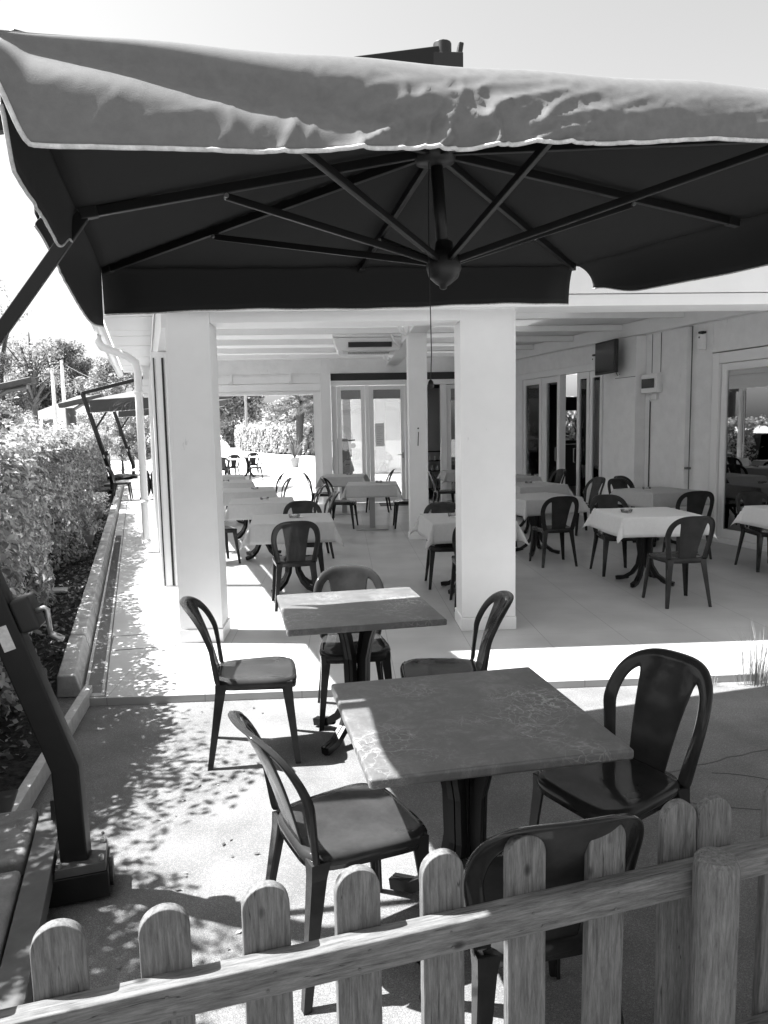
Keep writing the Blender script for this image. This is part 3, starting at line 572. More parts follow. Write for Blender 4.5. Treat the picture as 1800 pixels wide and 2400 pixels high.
# ---------------------------------------------------------------- fixtures on the walls
ac = thing('air_conditioner', 'white ceiling air-conditioning unit with black slot over the veranda tables', 'air conditioner', (.45, 12.2, 2.93))
MB().hexa([(-.50, .06, 0), (.50, .06, 0), (.50, .9, 0), (-.50, .9, 0), (-.58, 0, .20), (.58, 0, .20), (.58, .95, .20), (-.58, .95, .20)]).box(-.58, .58, 0, .95, .205, .30).make('casing', M['white'], ac, bevel=.02)
MB().bar((-.33, .012, .09), (.37, .012, .09), .02, .08, (0, 0, 1)).make('air_slot', M['dark'], ac)
MB().box(-.42, .42, .10, .50, -.012, -.001).make('grille', M['paper'], ac)
q = MB()
for i in range(34): q.box(-.33+.02*i, -.322+.02*i, .15, .45, -.018, -.013)
q.make('grille_slots', M['steel'], ac)
tv = thing('television', 'black flat television on a wall bracket above the folding doors', 'television', (right_x(12.0)-.30, 11.98, 2.74), R(-84))
MB().box(-.36, .36, -.03, .03, -.26, .26).make('casing', M['dark'], tv, bevel=.01); MB().box(-.33, .33, -.037, -.031, -.23, .23).make('screen', M['screen'], tv)
MB().bar((0, .03, 0), (.05, .26, 0), .06, .06).box(-.12, .12, .031, .05, -.15, .15).tube([(.1, .04, -.1), (.16, .12, -.3), (.1, .22, -.24)], .008, 6).make('bracket', M['dark'], tv)
fb = thing('fuse_box', 'white fuse box with dark window on the wall right of the pilaster', 'fuse box', (right_x(11.25), 11.25, 2.28), math.pi/2 - 0 + SK)
MB().box(-.19, .19, .0, .10, -.14, .14).make('casing', M['white'], fb, bevel=.012); MB().box(-.13, .16, .101, .112, -.07, .07).make('window', M['screen'], fb)
MB().box(-.11, .05, .0, .05, -.24, -.17).tube([(-.02, .055, -.14), (.03, .06, -.2), (.0, .055, -.27)], .008, 6).make('socket', M['white'], fb)
def fresh(y, z, label):
    a = thing('air_freshener', label, 'air freshener', (right_x(y), y, z), math.pi/2 + SK, 'air fresheners on the wall')
    MB().hexa([(-.045, 0, -.13), (.045, 0, -.13), (.045, .08, -.13), (-.045, .08, -.13), (-.045, 0, .09), (.045, 0, .09), (.045, .09, .08), (-.045, .09, .08)]).make('body', M['white'], a, bevel=.014)
    MB().box(-.04, .04, 0, .08, .092, .125).make('cap', M['dark'], a, bevel=.01); MB().lathe([(.014, 0), (.014, .004)], (0, .088, .04), 10, (0, 1, 0)).make('button', M['steel'], a)
fresh(10.22, 2.80, 'white air freshener on the wall above the sliding door')
fresh(12.75, 2.74, 'white air freshener half hidden behind the television')

# ---------------------------------------------------------------- chairs
def chair_proto():
    t = thing('stacking_chair', 'x', 'chair')
    # local frame: faces +y, origin at floor centre
    def bend(x, z): return -.185 - (z-.44)*.27 - .05*((z-.44)/.4)**2 + 1.15*x*x*(.35+.65*max(0, min(1, (z-.44)/.2)))
    outer = []; n = 40
    for i in range(n+1):
        s = i/n; a = math.pi*(1-s)
        zc = .63; ca, sa = math.cos(a), math.sin(a)
        ex = abs(ca)**.62*math.copysign(1, ca)*.222; ez = zc + abs(sa)**.75*.205
        outer.append((ex, ez))
    lo = [(-.185 - .037*k/8, .425 + (.63-.425)*k/8) for k in range(8)]
    outer = lo + outer + [(-x, z) for x, z in reversed(lo)]
    N = len(outer); cx = 0
    inner = []
    for i, (x, z) in enumerate(outer):
        a = outer[max(i-1, 0)]; b = outer[min(i+1, N-1)]; tx, tz = b[0]-a[0], b[1]-a[1]; L = math.hypot(tx, tz); nx, nz = tz/L, -tx/L
        top = max(0, (z-.62)/.215); wd = .048 + .008*top
        inner.append((x + nx*wd, z + nz*wd))
    rim = []
    for i, (x, z) in enumerate(outer):
        a = outer[max(i-1, 0)]; b = outer[min(i+1, N-1)]; tx, tz = b[0]-a[0], b[1]-a[1]; L = math.hypot(tx, tz); rim.append((x - tz/L*.004, z + tx/L*.004))
    P3 = lambda x, z, o=0: (x, bend(x, z)+o, z)
    m1 = MB(); m1.grid([[P3(*outer[i], -.022) for i in range(N)], [P3(*outer[i], .006) for i in range(N)], [P3((outer[i][0]+inner[i][0])/2, (outer[i][1]+inner[i][1])/2, .004) for i in range(N)], [P3(*inner[i]) for i in range(N)]])
    # splat
    i0 = next(i for i in range(N) if inner[i][0] > -.128 and inner[i][1] > .7); i1 = N-1-i0; K = i1-i0
    rows = []
    for r0 in range(11):
        v = r0/10; e = v**1.0; row = []
        for j in range(K+1):
            u = -1 + 2*j/K; wb = .082 + .018*math.sin(v*math.pi*.5)
            bx = u*wb; bz = .43; tx_, tz_ = inner[i0+j]; h = v
            x = bx*(1-h**2.6) + tx_*h**2.6; z = bz + (tz_-bz)*h
            row.append(P3(x, z, 0 + (.006*(1-abs(u))*math.sin(v*math.pi))))
        rows.append(row)
    m1.grid(rows)
    bk = m1.make('backrest', M['plastic'], t, smooth=True)
    so_ = bk.modifiers.new('s', 'SOLIDIFY'); so_.thickness = .007; so_.offset = 0
    ss = bk.modifiers.new('u', 'SUBSURF'); ss.levels = 1; ss.render_levels = 1
    # seat
    def srow(z, sh):
        pts = []
        for k in range(36):
            a = 2*math.pi*k/36; ca, sa = math.cos(a), math.sin(a); e = .42
            x = math.copysign(abs(ca)**e, ca); y = math.copysign(abs(sa)**e, sa)
            hw = .198 + .020*y - sh; pts.append((x*hw, y*(.205-sh)+.005 + (.012 if y > .9 else 0), z - .012*(max(0, y)**4) ))
        return pts + pts[:1]
    s1 = MB(); s1.grid([srow(.395, .004), srow(.43, 0), srow(.443, .006), srow(.445, .03), [(x*.8, y*.8, z-.004) for x, y, z in srow(.445, .03)], [(x*.5, y*.5, .4385) for x, y, z in srow(.445, .03)], [(x*.2, y*.2, .4375) for x, y, z in srow(.445, .03)], [(0, 0, .4375)]*37])
    st = s1.make('seat', M['plastic'], t, smooth=True); so_ = st.modifiers.new('s', 'SOLIDIFY'); so_.thickness = .006; so_.offset = -1
    for sx in (-1, 1):
        for sy in (-1, 1):
            a = Vector((sx*(.166 if sy > 0 else .150), .002 + sy*.162, .428)); b = Vector((sx*(.208 if sy > 0 else .20), .005 + sy*(.205 if sy > 0 else .235), 0.0))
            l1 = MB(); pts = [a, a.lerp(b, .12), a.lerp(b, .5), b]; wd = [.062, .05, .038, .027]
            prev = None; rows = []
            for p, w_ in zip(pts, wd):
                h = w_/2; rows.append([(p.x+sx*h, p.y+sy*h, p.z), (p.x-sx*h, p.y+sy*h, p.z), (p.x-sx*h, p.y+sy*(h-.010), p.z), (p.x+sx*(h-.010)-0, p.y+sy*(h-.014), p.z), (p.x+sx*(h-.012), p.y-sy*h, p.z), (p.x+sx*h, p.y-sy*h, p.z), (p.x+sx*h, p.y+sy*h, p.z)])
            l1.grid(rows); l1.f.append((0, 1, 2, 3, 4, 5)); l1.f.append((26, 25, 24, 23, 22, 21)); lg = l1.make('leg', M['plastic'], t); so_ = lg.modifiers.new('b', 'BEVEL'); so_.width = .003; so_.segments = 2
    return t
CH = chair_proto(); used = [False]
def chair(x, y, deg, label, group, z=.05, s=None):
    g = group
    if not used[0]:
        used[0] = True; CH.location = (x, y, z); CH.rotation_euler = (0, 0, R(deg)); CH['label'] = label; CH['group'] = g; return CH
    return dup(CH, (x, y, z), R(deg), label, g)

# ---------------------------------------------------------------- tables
def cast_leg(k, H, parent, spread=.30, top=.16):
    a = R(45 + 90*k); dx, dy = math.cos(a), math.sin(a); px, py = -dy, dx
    prof = [(top, H), (top*.75, H-.03), (.085, H-.12), (.055, H-.24), (.05, .30), (.07, .19), (.13, .10), (.21, .045), (spread, .03)]
    mb = MB()
    for off in (-.013, .013):
        rows = []
        for i, (rr, z) in enumerate(prof):
            a0 = prof[max(i-1, 0)]; b0 = prof[min(i+1, len(prof)-1)]; t_ = Vector((b0[0]-a0[0], 0, b0[1]-a0[1])).normalized(); n_ = (t_.z, -t_.x)
            th = .020 if off else .02; row = []
            for (c1, c2) in ((-1, -1), (1, -1), (1, 1), (-1, 1), (-1, -1)):
                r0 = rr + n_[0]*th*c1; z0_ = z + n_[1]*th*c1; q = off + .0105*c2; row.append((dx*r0 + px*q, dy*r0 + py*q, max(z0_, .0)))
            rows.append(row)
        mb.grid(rows)
    e = Vector((dx*spread, dy*spread, .025)); mb.tube([Vector((dx*(spread-.13), dy*(spread-.13), .055)), Vector((dx*(spread-.04), dy*(spread-.04), .03)), e], [.02, .022, .02], 10)
    return mb.make('leg', M['cast'], parent, smooth=False)
def table_proto(cat_label, topm=None):
    t = thing('square_table', cat_label, 'table')
    o = MB().box(-.4, .4, -.4, .4, .705, .738).make('tabletop', topm or M['marble'], t, bevel=.009, seg=3)
    for k in range(4): cast_leg(k, .70, t)
    MB().box(-.18, .18, -.18, .18, .69, .703).make('mounting_plate', M['cast'], t)
    return t
TB = table_proto('larger-looking marble-veined square table in front, left strip sunlit'); TB.location = (.385, 2.41, 0); TB.rotation_euler = (0, 0, R(8.5)); TB['group'] = 'marble-topped tables outside'
TA = dup(TB, (.045, 3.97, 0), R(8.5), 'marble-veined square table nearer the columns, far strip sunlit', 'marble-topped tables outside')
def cloth_mesh(seed, S=.6, h=.405):
    rg = random.Random(seed); ph = [rg.uniform(0, 6) for _ in range(4)]; n = 34; us = sorted(set([-h, h] + [S*(-1+2*i/n) for i in range(n+1)])); rows = []
    for v in us:
        row = []
        for u in us:
            du = max(0, abs(u)-h); dv = max(0, abs(v)-h); sx = 1 if u > 0 else -1; sy = 1 if v > 0 else -1
            z = 0; x = max(-h, min(h, u)); y = max(-h, min(h, v))
            if du > 0 and dv > 0:
                r0 = math.hypot(du, dv); fi = math.atan2(dv, du); k = math.sin(2*fi); off = r0*(.16 + .34*k**1.5); a = fi + .12*math.sin(ph[0]+sx)
                x = sx*(h + off*math.cos(a)); y = sy*(h + off*math.sin(a)); z = -r0*(.985-.14*k)
            elif du > 0:
                x = sx*(h + du*(.14 + .05*math.sin(v*9+ph[1]))); z = -du*.985
            elif dv > 0:
                y = sy*(h + dv*(.14 + .05*math.sin(u*9+ph[2]))); z = -dv*.985
            else: z = .0012*math.sin(u*17+ph[3])*math.sin(v*13)
            row.append((x, y, z))
        rows.append(row)
    return MB().grid(rows)
cloth_me = {}
def tablecloth(x, y, z, deg, label, light=False, seed=0):
    o = cloth_mesh(seed).make('tablecloth', M['cloth2'] if light else M['cloth'], smooth=True, loc=(x, y, z)); o.rotation_euler = (0, 0, R(deg))
    s_ = o.modifiers.new('s', 'SOLIDIFY'); s_.thickness = .0015; return tag(o, label, 'tablecloth', 'tablecloths in the veranda')
TC = thing('cloth_table', 'x', 'table'); tc_used = [False]
MB().box(-.4, .4, -.4, .4, .705, .738).make('tabletop', M['white'], TC, bevel=.006)
for k_ in range(4): cast_leg(k_, .70, TC)
def ashtray(x, y, z, label):
    a = thing('ashtray', label, 'ashtray', (x, y, z), rnd.uniform(0, 6), 'glass ashtrays on the tables')
    MB().lathe([(.052, 0), (.06, .03), (.052, .03), (.042, .009), (.0, .008)], n=18).make('dish', M['glassware'], a, smooth=True)
    MB().box(-.075, .02, -.07, -.045, 0, .008).make('beer_mat', M['paper'], a)
TG = 'square tables under cloths in the veranda'
def ctable(x, y, deg, name, light=False, seed=0, ash=(.05, .02), ped=False):
    if ped:
        t = thing('pedestal_table', 'square table on one square pedestal, ' + name, 'table', (x, y, .05), R(deg), TG)
        MB().box(-.4, .4, -.4, .4, .705, .738).make('tabletop', M['white'], t); MB().box(-.045, .045, -.045, .045, .018, .70).make('pedestal', M['alu'], t); MB().box(-.26, .26, -.26, .26, 0, .017).make('base_plate', M['alu'], t, bevel=.003)
    elif not tc_used[0]:
        tc_used[0] = True; t = TC; t.location = (x, y, .05); t.rotation_euler = (0, 0, R(deg)); t['label'] = 'black-legged square table, ' + name; t['group'] = TG
    else: t = dup(TC, (x, y, .05), R(deg), 'black-legged square table, ' + name, TG)
    tablecloth(x, y, .05+.740, deg, ('pale' if light else 'grey') + ' cloth over the table ' + name, light, seed)
    if ash: ashtray(x+ash[0], y+ash[1], .05+.7435, 'glass ashtray on the table ' + name)
ctable(-.54, 7.61, 4, 'between the two front columns, nearest the left one', seed=1, ash=(.02, .05))
ctable(-1.06, 9.62, 6, 'second in the left veranda row', seed=2, ash=(.02, .12))
ctable(-1.47, 11.40, 8, 'third in the left veranda row', seed=3, ash=(.10, .1))
ctable(-2.03, 13.30, 10, 'fourth in the left veranda row', seed=4, ash=(-.05, 0))
ctable(-2.40, 15.0, 10, 'last in the left row by the back opening', seed=5, ash=None)
ctable(.0, 14.40, -6, 'in front of the glazed back doors', seed=6, ash=(.1, .1), ped=True)
ctable(.45, 12.15, -3, 'with square pedestal left of the inner pillar', seed=7, ash=(.12, .1), ped=True)
ctable(1.21, 7.35, 3, 'half hidden behind the right front column', seed=8, ash=(-.12, .05))
ctable(3.06, 7.40, 1, 'in the middle of the right bay, nearest', True, 9, (-.20, .0))
ctable(4.20, 9.80, 17, 'against the right wall under the fuse box', seed=10, ash=(-.1, .1))
ctable(4.70, 7.35, 4, 'at the right edge by the sliding door', True, 11, None)
ctable(2.44, 9.35, 18, 'just right of the right front column', seed=12, ash=None)
ctable(2.85, 11.30, 17, 'one row farther behind the right column', seed=13, ash=(.0, .1))
ctable(2.90, 13.05, 17, 'farthest in front of the folding doors', seed=14, ash=None)
ctable(2.42, 15.0, 0, 'at the back right of the inner pillar', seed=15, ash=None)

# ---------------------------------------------------------------- chairs placed
GO = 'dark plastic chairs at the marble tables'; GV = 'dark plastic chairs in the veranda'; GF = 'dark plastic chairs far outside'
chair(-.50, 3.86, -84, 'chair left of the smaller-looking marble table, back to the hedge', GO, 0)
chair(.03, 4.30, 184, 'chair tucked behind the smaller-looking marble table, facing the fence', GO, 0)
chair(.49, 3.74, 88, 'chair right of the smaller-looking marble table, before the right column', GO, 0)
chair(-.02, 2.30, -66, 'chair left of the big front marble table, seat half in sun', GO, 0)
chair(.93, 2.50, 118, 'chair right of the big front marble table, seen through the back', GO, 0)
chair(.44, 1.86, 9, 'chair with its back against the picket fence', GO, 0)
chair(-.48, 6.95, 8, 'chair in front of the nearest left veranda table, back towards us', GV)
chair(-.46, 8.15, 184, 'chair behind the nearest left veranda table, only its back showing', GV)
chair(-.42, 9.55, 100, 'chair right of the second left veranda table', GV)
chair(-.62, 10.85, 95, 'chair right of the third left veranda table', GV)
chair(-1.45, 13.9, 95, 'chair right of the fourth left veranda table', GV)
chair(-1.22, 12.55, 100, 'chair just nearer than the fourth left veranda table', GV)
chair(-1.60, 9.30, -62, 'chair left of the second left table, mostly behind the column', GV)
chair(-.42, 13.95, -88, 'chair left of the table at the glazed back doors', GV)
chair(-.03, 12.35, -100, 'chair left of the pedestal table near the inner pillar', GV)
chair(1.02, 12.2, 90, 'chair cut off by the inner pillar, only its seat showing', GV)
chair(.66, 14.6, 80, 'chair right of the table at the glazed back doors', GV)
chair(1.90, 13.9, -85, 'chair seen between the inner pillar and the right front column', GV)
chair(1.05, 7.62, 180, 'chair behind the table hidden by the right front column', GV)
chair(1.18, 6.70, -4, 'chair partly hidden by the right front column, back towards us', GV)
chair(2.45, 8.62, 4, 'chair just right of the right front column, dark back towards us', GV)
chair(2.05, 10.05, 195, 'chair behind the table right of the column, arch cut by the column', GV)
chair(3.55, 11.0, 105, 'chair in profile before the folding doors, nearer one', GV)
chair(3.62, 13.2, 105, 'chair in profile before the folding doors, farther one', GV)
chair(2.98, 8.0, 180, 'chair behind the nearest right-bay table, facing us', GV)
chair(3.02, 6.58, 3, 'chair in front of the nearest right-bay table, glossy back towards us', GV)
chair(4.18, 8.85, -4, 'chair between the two right-bay tables, dark back towards us', GV)
chair(4.10, 10.45, 197, 'chair behind the table under the fuse box, facing us', GV)
chair(4.42, 11.0, 215, 'chair close against the right wall below the fuse box', GV)
chair(4.68, 8.0, 182, 'chair behind the table at the right edge of the picture', GV)
# far outside
TW = dup(TC, (-3.9, 25.2, 0), 0, 'white-topped table far outside beyond the back opening, nearer', 'tables outside beyond the veranda')
TW2 = dup(TC, (-3.4, 27.0, 0), 0, 'white-topped table far outside beyond the back opening, farther', 'tables outside beyond the veranda')
chair(-3.85, 26.0, 170, 'chair behind the nearer white-topped table far outside', GF, 0)
chair(-3.35, 27.8, 180, 'chair behind the farther white-topped table far outside', GF, 0)
chair(-2.95, 25.3, 95, 'chair right of the nearer white-topped table far outside', GF, 0)
chair(-3.9, 24.5, 0, 'chair in front of the nearer white-topped table far outside', GF, 0)
chair(-5.35, 18.3, -80, 'chair at the end of the path left of the building', GF, .05)
dup(TC, (-4.75, 18.6, .05), 0, 'small dark table at the end of the path by the downpipe', 'tables outside beyond the veranda')

# ---------------------------------------------------------------- cantilever parasol
ex = Vector((.970, .238, .048)).normalized(); ey = Vector((-.241, .969, .061)); ey = (ey - ex*ey.dot(ex)).normalized(); ez = ex.cross(ey)
C0 = Vector((.455, 3.07, 2.534)); HS = 1.40
BASE = Vector((-1.02, 2.65, 0))
def parasol(calm=False, label='large dark square cantilever parasol over the marble tables, nearest'):
    CL = M['valance_shaded'] if calm else M['canopy']  # far valances: same cloth, darkened to stand in for their shaded side
    t = thing('cantilever_parasol', label, 'parasol', BASE, 0, 'cantilever parasols')
    L = lambda a, b, z=0: C0 + ex*(a*HS) + ey*(b*HS) + ez*z - BASE
    AX, AY, AH = -.05, -.01, .26
    apex = L(AX, AY, AH)
    NN = 22; cm = MB(); rows = []
    # canopy: pyramid with slight sag between ribs
    def surf(a, b):
        m_ = max(abs(a), abs(b)); ax = a + AX*(1-m_); by = b + AY*(1-m_)
        th = math.atan2(b, a); sag = -.03*abs(math.sin(4*th))*m_*(1.15-m_)
        ripple = .002*math.sin(23*a+11*b)*m_
        return L(ax, by, AH*(1-m_)**.95 + sag*(1 if m_ < 1 else 1) + ripple)
    for i in range(NN*2+1):
        rows.append([surf(-1+j/NN, -1+i/NN) for j in range(NN*2+1)])
    cp = cm.grid(rows).make('canopy', M['canopy'], t, smooth=True, fix=False); cp.data.materials.append(M['canopy_shaded'])  # second slot: cloth underside with its shade put into the colour
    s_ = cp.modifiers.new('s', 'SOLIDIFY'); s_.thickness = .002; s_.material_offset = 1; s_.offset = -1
    # valances: list of panels  (point fn along edge, outward dir, hem length, flare)
    rgv = random.Random(2)
    ss = lambda a, b, x: max(0, min(1, (x-a)/(b-a)))**2*(3-2*max(0, min(1, (x-a)/(b-a))))
    cr_ = lambda u: .13 + 1.1*math.exp(-((u-.30)/.11)**2) + .25*math.exp(-((u-.62)/.08)**2)
    def valance(P, outw, ln, fl, n=60, rows_n=12, seed=0, wr=1.0, fold_=0.0):
        vb = MB(); rr = []; hem = []
        for q in range(rows_n+1):
            v = q/rows_n; row = []
            for j in range(n+1):
                u = j/n; p = P(u); l_ = ln(u); f_l = fl(u)
                a = v**1.0; out = f_l*math.sin(a*math.pi*.5)**.8; dz = l_*(a**1.35)
                wv = wr*(.016*v*noise.noise((u*4.3+seed, v*.8, seed)) + .016*cr_(u)*((1-abs(noise.noise((u*20+v*3+seed, v*2.2-u*7, 2.0))))**5 - .35)*v*v*1.1 + .007*cr_(u)*(1-abs(noise.noise((u*60, v*6+u*19, seed))))**6*v)*min(1, v*1.6) - (fold_*math.exp(-((v-.22-2.2*u)/.17)**2)*ss(.36, .2, u))
                row.append(p + outw*(out + wv) - Vector((0, 0, 1))*dz)
            rr.append(row)
        if (rr[0][-1]-rr[0][0]).cross(Vector((0, 0, -1))).dot(outw) < 0: rr = [r1[::-1] for r1 in rr]
        vb.grid(rr); o = vb.make('valance', CL, t, smooth=True, fix=False); s2 = o.modifiers.new('s', 'SOLIDIFY'); s2.thickness = .002; s2.offset = -1; s2.material_offset = 1; o.data.materials.append(M['canopy_shaded'])  # inner face takes the shade-darkened cloth too
        pm = MB(); pm.tube(rr[-1][::1], .0042, 6); pm.make('piping', M['piping'], o, smooth=True)
        return o
    # near edge: u 0 at left corner -> 1 right
    def near_len(u): return (.205 - .07*ss(.05, .62, u))*(.45+.55*ss(-.004, .018, u))
    def near_fl(u): return .078 + .012*noise.noise((u*3.1, .3, .7))
    if calm:
        near_len = lambda u: .30; near_fl = lambda u: .004
    v1 = valance(lambda u: surf(-1+2*u, -1), -ey, near_len, near_fl, 420, 26, .7, 1.5, 0.0 if calm else .03)
    valance(lambda u: surf(-1+2*u, 1), ey, lambda u: .235-.03*math.sin(u*6)**2*.5, lambda u: .015+.05*(ss(.93, 1, u)+ss(.07, 0, u) if u < .07 or u > .93 else 0), 80, 8, 2.1, .15)
    valance(lambda u: surf(-1, -1+1.0*u), -ex, lambda u: .20*(.6+.4*ss(0, .08, u))*(1-.45*ss(.6, 1, u)), lambda u: .004+.015*u, 50, 8, 4.0, .2)
    valance(lambda u: surf(-1, .0+1.0*u), -ex, lambda u: .05+.25*ss(-.1, .9, u), lambda u: .02 if calm else .13*(1-u)**.7+.004, 50, 8, 5.5, .25)
    valance(lambda u: surf(1, -1+2*u), ex, lambda u: .21*(.5+.5*ss(0, .08, u))*(1-.3*ss(.8, 1, u)), lambda u: .02 if calm else .10+.02*math.sin(u*12)+.05*ss(.8, 1, u), 90, 8, 3.3, 1)
    # vent flap on top
    vt = MB(); rows = []
    for i in range(9):
        rows.append([L(AX + (-1+j/4)*.20, AY + (-1+i/4)*.20, AH + .085 - .055*max(abs(-1+j/4), abs(-1+i/4))) for j in range(9)])
    vt.grid(rows).make('vent_cap', M['canopy'], t, smooth=True)
    # ribs and struts
    hub_top = L(AX, AY, AH-.03); hub_low = Vector((.415, 3.03, 2.335)) - BASE
    ends = [(-1, -1), (0, -1), (1, -1), (1, 0), (1, 1), (0, 1), (-1, 1), (-1, 0)]
    for (a, b) in ends:
        e = L(a*.985, b*.985, -.015 + (0)); s0 = hub_top + (e-hub_top).normalized()*.05
        rb = MB().bar(s0, e, .022, .034).make('rib', M['pole'], t, bevel=.003); MB().bar(e - (e-s0).normalized()*.05, e + (e-s0).normalized()*.01, .034, .04).make('end_cap', M['dark'], rb, bevel=.004)
        k_ = .60 if (a and b) else .62; q = hub_top + (e-hub_top)*k_ - Vector((0, 0, .028)); s1 = hub_low + Vector(((q-hub_low).x, (q-hub_low).y, 0)).normalized()*.045 + Vector((0, 0, .01))
        st = MB().bar(s1, q, .018, .026).make('strut', M['pole'], t, bevel=.003); MB().lathe([(.008, -.02), (.008, .02)], q, 10, (q-s1).cross(Vector((0, 0, 1)))).make('rivet', M['bolt'], st)
    MB().tube([hub_low, hub_top + Vector((0, 0, .05))], .024, 14).make('pole', M['pole'], t, smooth=True)
    MB().lathe([(.03, -.055), (.075, -.045), (.085, -.01), (.08, .03), (.05, .04)], hub_top, 20, ez).make('upper_hub', M['dark'], t, smooth=True)
    MB().lathe([(.006, -.098), (.014, -.094), (.016, -.084), (.03, -.076), (.058, -.052), (.07, -.015), (.066, .02), (.055, .045), (.036, .05), (.034, .085), (.026, .09)], hub_low, 24, (.03, .02, 1)).make('lower_hub', M['dark'], t, smooth=True)
    cd = MB(); p0 = hub_top + Vector((-.028, -.04, -.03)); pe = Vector((.352, 2.98, 1.86)) - BASE
    cd.tube([p0, p0.lerp(pe, .3) + Vector((-.004, 0, 0)), p0.lerp(pe, .6), p0.lerp(pe, .85) + Vector((.004, 0, 0)), pe], .0022, 6); c_ = cd.make('cord', M['dark'], t)
    MB().lathe([(.004, .022), (.010, .014), (.013, 0), (.012, -.010), (.004, -.012)], pe, 12).make('knob', M['dark'], c_, smooth=True)
    # mast
    b0 = Vector((0, 0, .15)); kn = Vector((-.01, 0, .50)); out = Vector((-.994, -.11, 0)); tp = kn + out*.68 + Vector((0, 0, 2.12))
    ms = MB(); wd, dp_ = .098, .072
    sd_ = Vector((.11, -.994, 0))
    def ring(p, nrm):
        nrm = nrm.normalized(); s_ = out.cross(nrm); x_ = nrm.cross(sd_).normalized(); return [p + x_*(i*wd/2) + sd_*(j*dp_/2) for i, j in ((-1, -1), (1, -1), (1, 1), (-1, 1), (-1, -1))]
    d1 = (tp-kn).normalized(); ms.grid([ring(b0, Vector((0, 0, 1))), ring(kn, (Vector((0, 0, 1))+d1)), ring(tp, d1)]).make('mast', M['pole'], t, bevel=.008)
    arm_e = apex + ez*.29 + Vector((.05, 0, .0)); am = MB(); am.bar(tp + Vector((-.02, 0, .0)), arm_e, .05, .085, w2=.05, h2=.10); am_o = am.make('arm', M['pole'], t, bevel=.006)
    hb = MB(); hb.box(arm_e.x-.055, arm_e.x+.065, arm_e.y-.035, arm_e.y+.035, arm_e.z-.20, arm_e.z+.02).tube([arm_e+Vector((-.01, 0, -.02)), arm_e+Vector((-.01, 0, .065))], .035, 14).bar(arm_e+Vector((.05, 0, 0)), arm_e+Vector((.06, 0, .06)), .02, .05).bar(arm_e+Vector((-.09, 0, -.0)), arm_e+Vector((-.055, 0, .03)), .012, .03)
    hb.tube([hub_top, arm_e + Vector((0, 0, -.1))], .02, 10); hb.make('arm_head', M['dark'], t, bevel=.004)
    MB().bar(kn + (tp-kn)*.56, L(-.985, .0, -.02), .03, .045).make('side_stay', M['pole'], t, bevel=.004)
    # crank box, sticker, handle
    pc = kn + (tp-kn)*.258; bx = MB(); nx = d1.cross(sd_).normalized()
    if nx.x < 0: nx = -nx
    def obox(mb, c, ax, ay, az, a, b, c_): return mb.hexa([c + ax*(i*a) + ay*(j*b) + az*(k*c_) for k in (-1, 1) for i, j in ((-1, -1), (1, -1), (1, 1), (-1, 1))])
    cb = obox(bx, pc + nx*.085, nx, sd_, d1, .035, .045, .062).make('crank_box', M['dark'], t, bevel=.012)
    hp = pc + nx*.115 + sd_*.02
    MB().tube([hp, hp+nx*.035, hp+nx*.045-Vector((0, 0, .01)), hp+nx*.05-Vector((0, 0, .10))], .0085, 10).tube([hp+nx*.05-Vector((0, 0, .10)), hp+nx*.095-Vector((0, 0, .135))], .011, 10).make('crank_handle', M['bolt'], cb, smooth=True)
    obox(MB(), pc - nx*.005 - d1*.055 + sd_*(dp_/2+.0008), nx, sd_, d1, .02, .0006, .045).make('warning_label', M['sticker'], t)
    # base, turned to follow the kerb
    BA = R(15); cb_, sb_ = math.cos(BA), math.sin(BA)
    def rot(mb): mb.v = [(x*cb_ - y*sb_, x*sb_ + y*cb_, z) for x, y, z in mb.v]; return mb
    rot(MB().box(-.066, .105, -.075, .09, .115, .15)).make('base_plate', M['steel'], t, bevel=.003)
    bs = rot(MB().box(-.9, .112, -.075, .095, .012, .112).box(-.40, -.30, -.75, .75, .010, .108)).make('base_frame', M['pole'], t, bevel=.004)
    rot(MB().lathe([(.05, 0), (.05, .012)], (.113, .01, .062), 18, (1, 0, 0))).make('frame_cap', M['dark'], bs)
    for i, j in ((-.053, -.06), (-.053, .07), (.09, -.055), (.09, .07)): rot(MB().lathe([(.009, 0), (.009, .017), (.005, .017), (.005, .010)], (i, j, .15), 12)).make('bolt', M['bolt'], t, smooth=False)
    rot(MB().tube([(-.05, .28, .22), (-.10, .28, .22)], .008, 8).bar((-.10, .28, .17), (-.10, .28, .25), .02, .02).bar((-.06, .28, .16), (-.06, .28, .23), .012, .012)).make('clamp', M['dark'], t)
    rot(MB().box(-.163, -.075, -.75, .44, .09, .163)).make('ballast_tray', M['steel'], t, bevel=.003)
    for y0, y1 in ((-.002, .40), (-.52, -.06)):
        rot(MB().box(-.66, -.172, y0, y1, .10, .178)).make('ballast_slab', M['slab'], t, bevel=.02, seg=3)
    # small straps standing up on the near edge
    e1 = surf(.52, -1.0); MB().bar(e1 + Vector((-.02, 0, .0)), e1 + Vector((.07, .0, .028)), .02, .012).make('strap', M['dark'], t)
    e2 = surf(.80, -.97); MB().add([e2 + Vector((-.10, 0, 0)), e2 + Vector((.03, 0, .0)), e2 + Vector((.055, 0, .042)), e2 + Vector((.04, .01, .036))], [(0, 1, 2, 3)]).make('flap', M['paper'], t)
    return t
PA = parasol()
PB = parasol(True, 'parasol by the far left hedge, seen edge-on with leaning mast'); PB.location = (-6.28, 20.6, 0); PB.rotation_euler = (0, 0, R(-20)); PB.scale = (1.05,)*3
dup(PB, (-7.55, 27.3, 0), R(-20), 'farthest parasol at the left, mast behind the chair at the path end', 'cantilever parasols', 1.05)

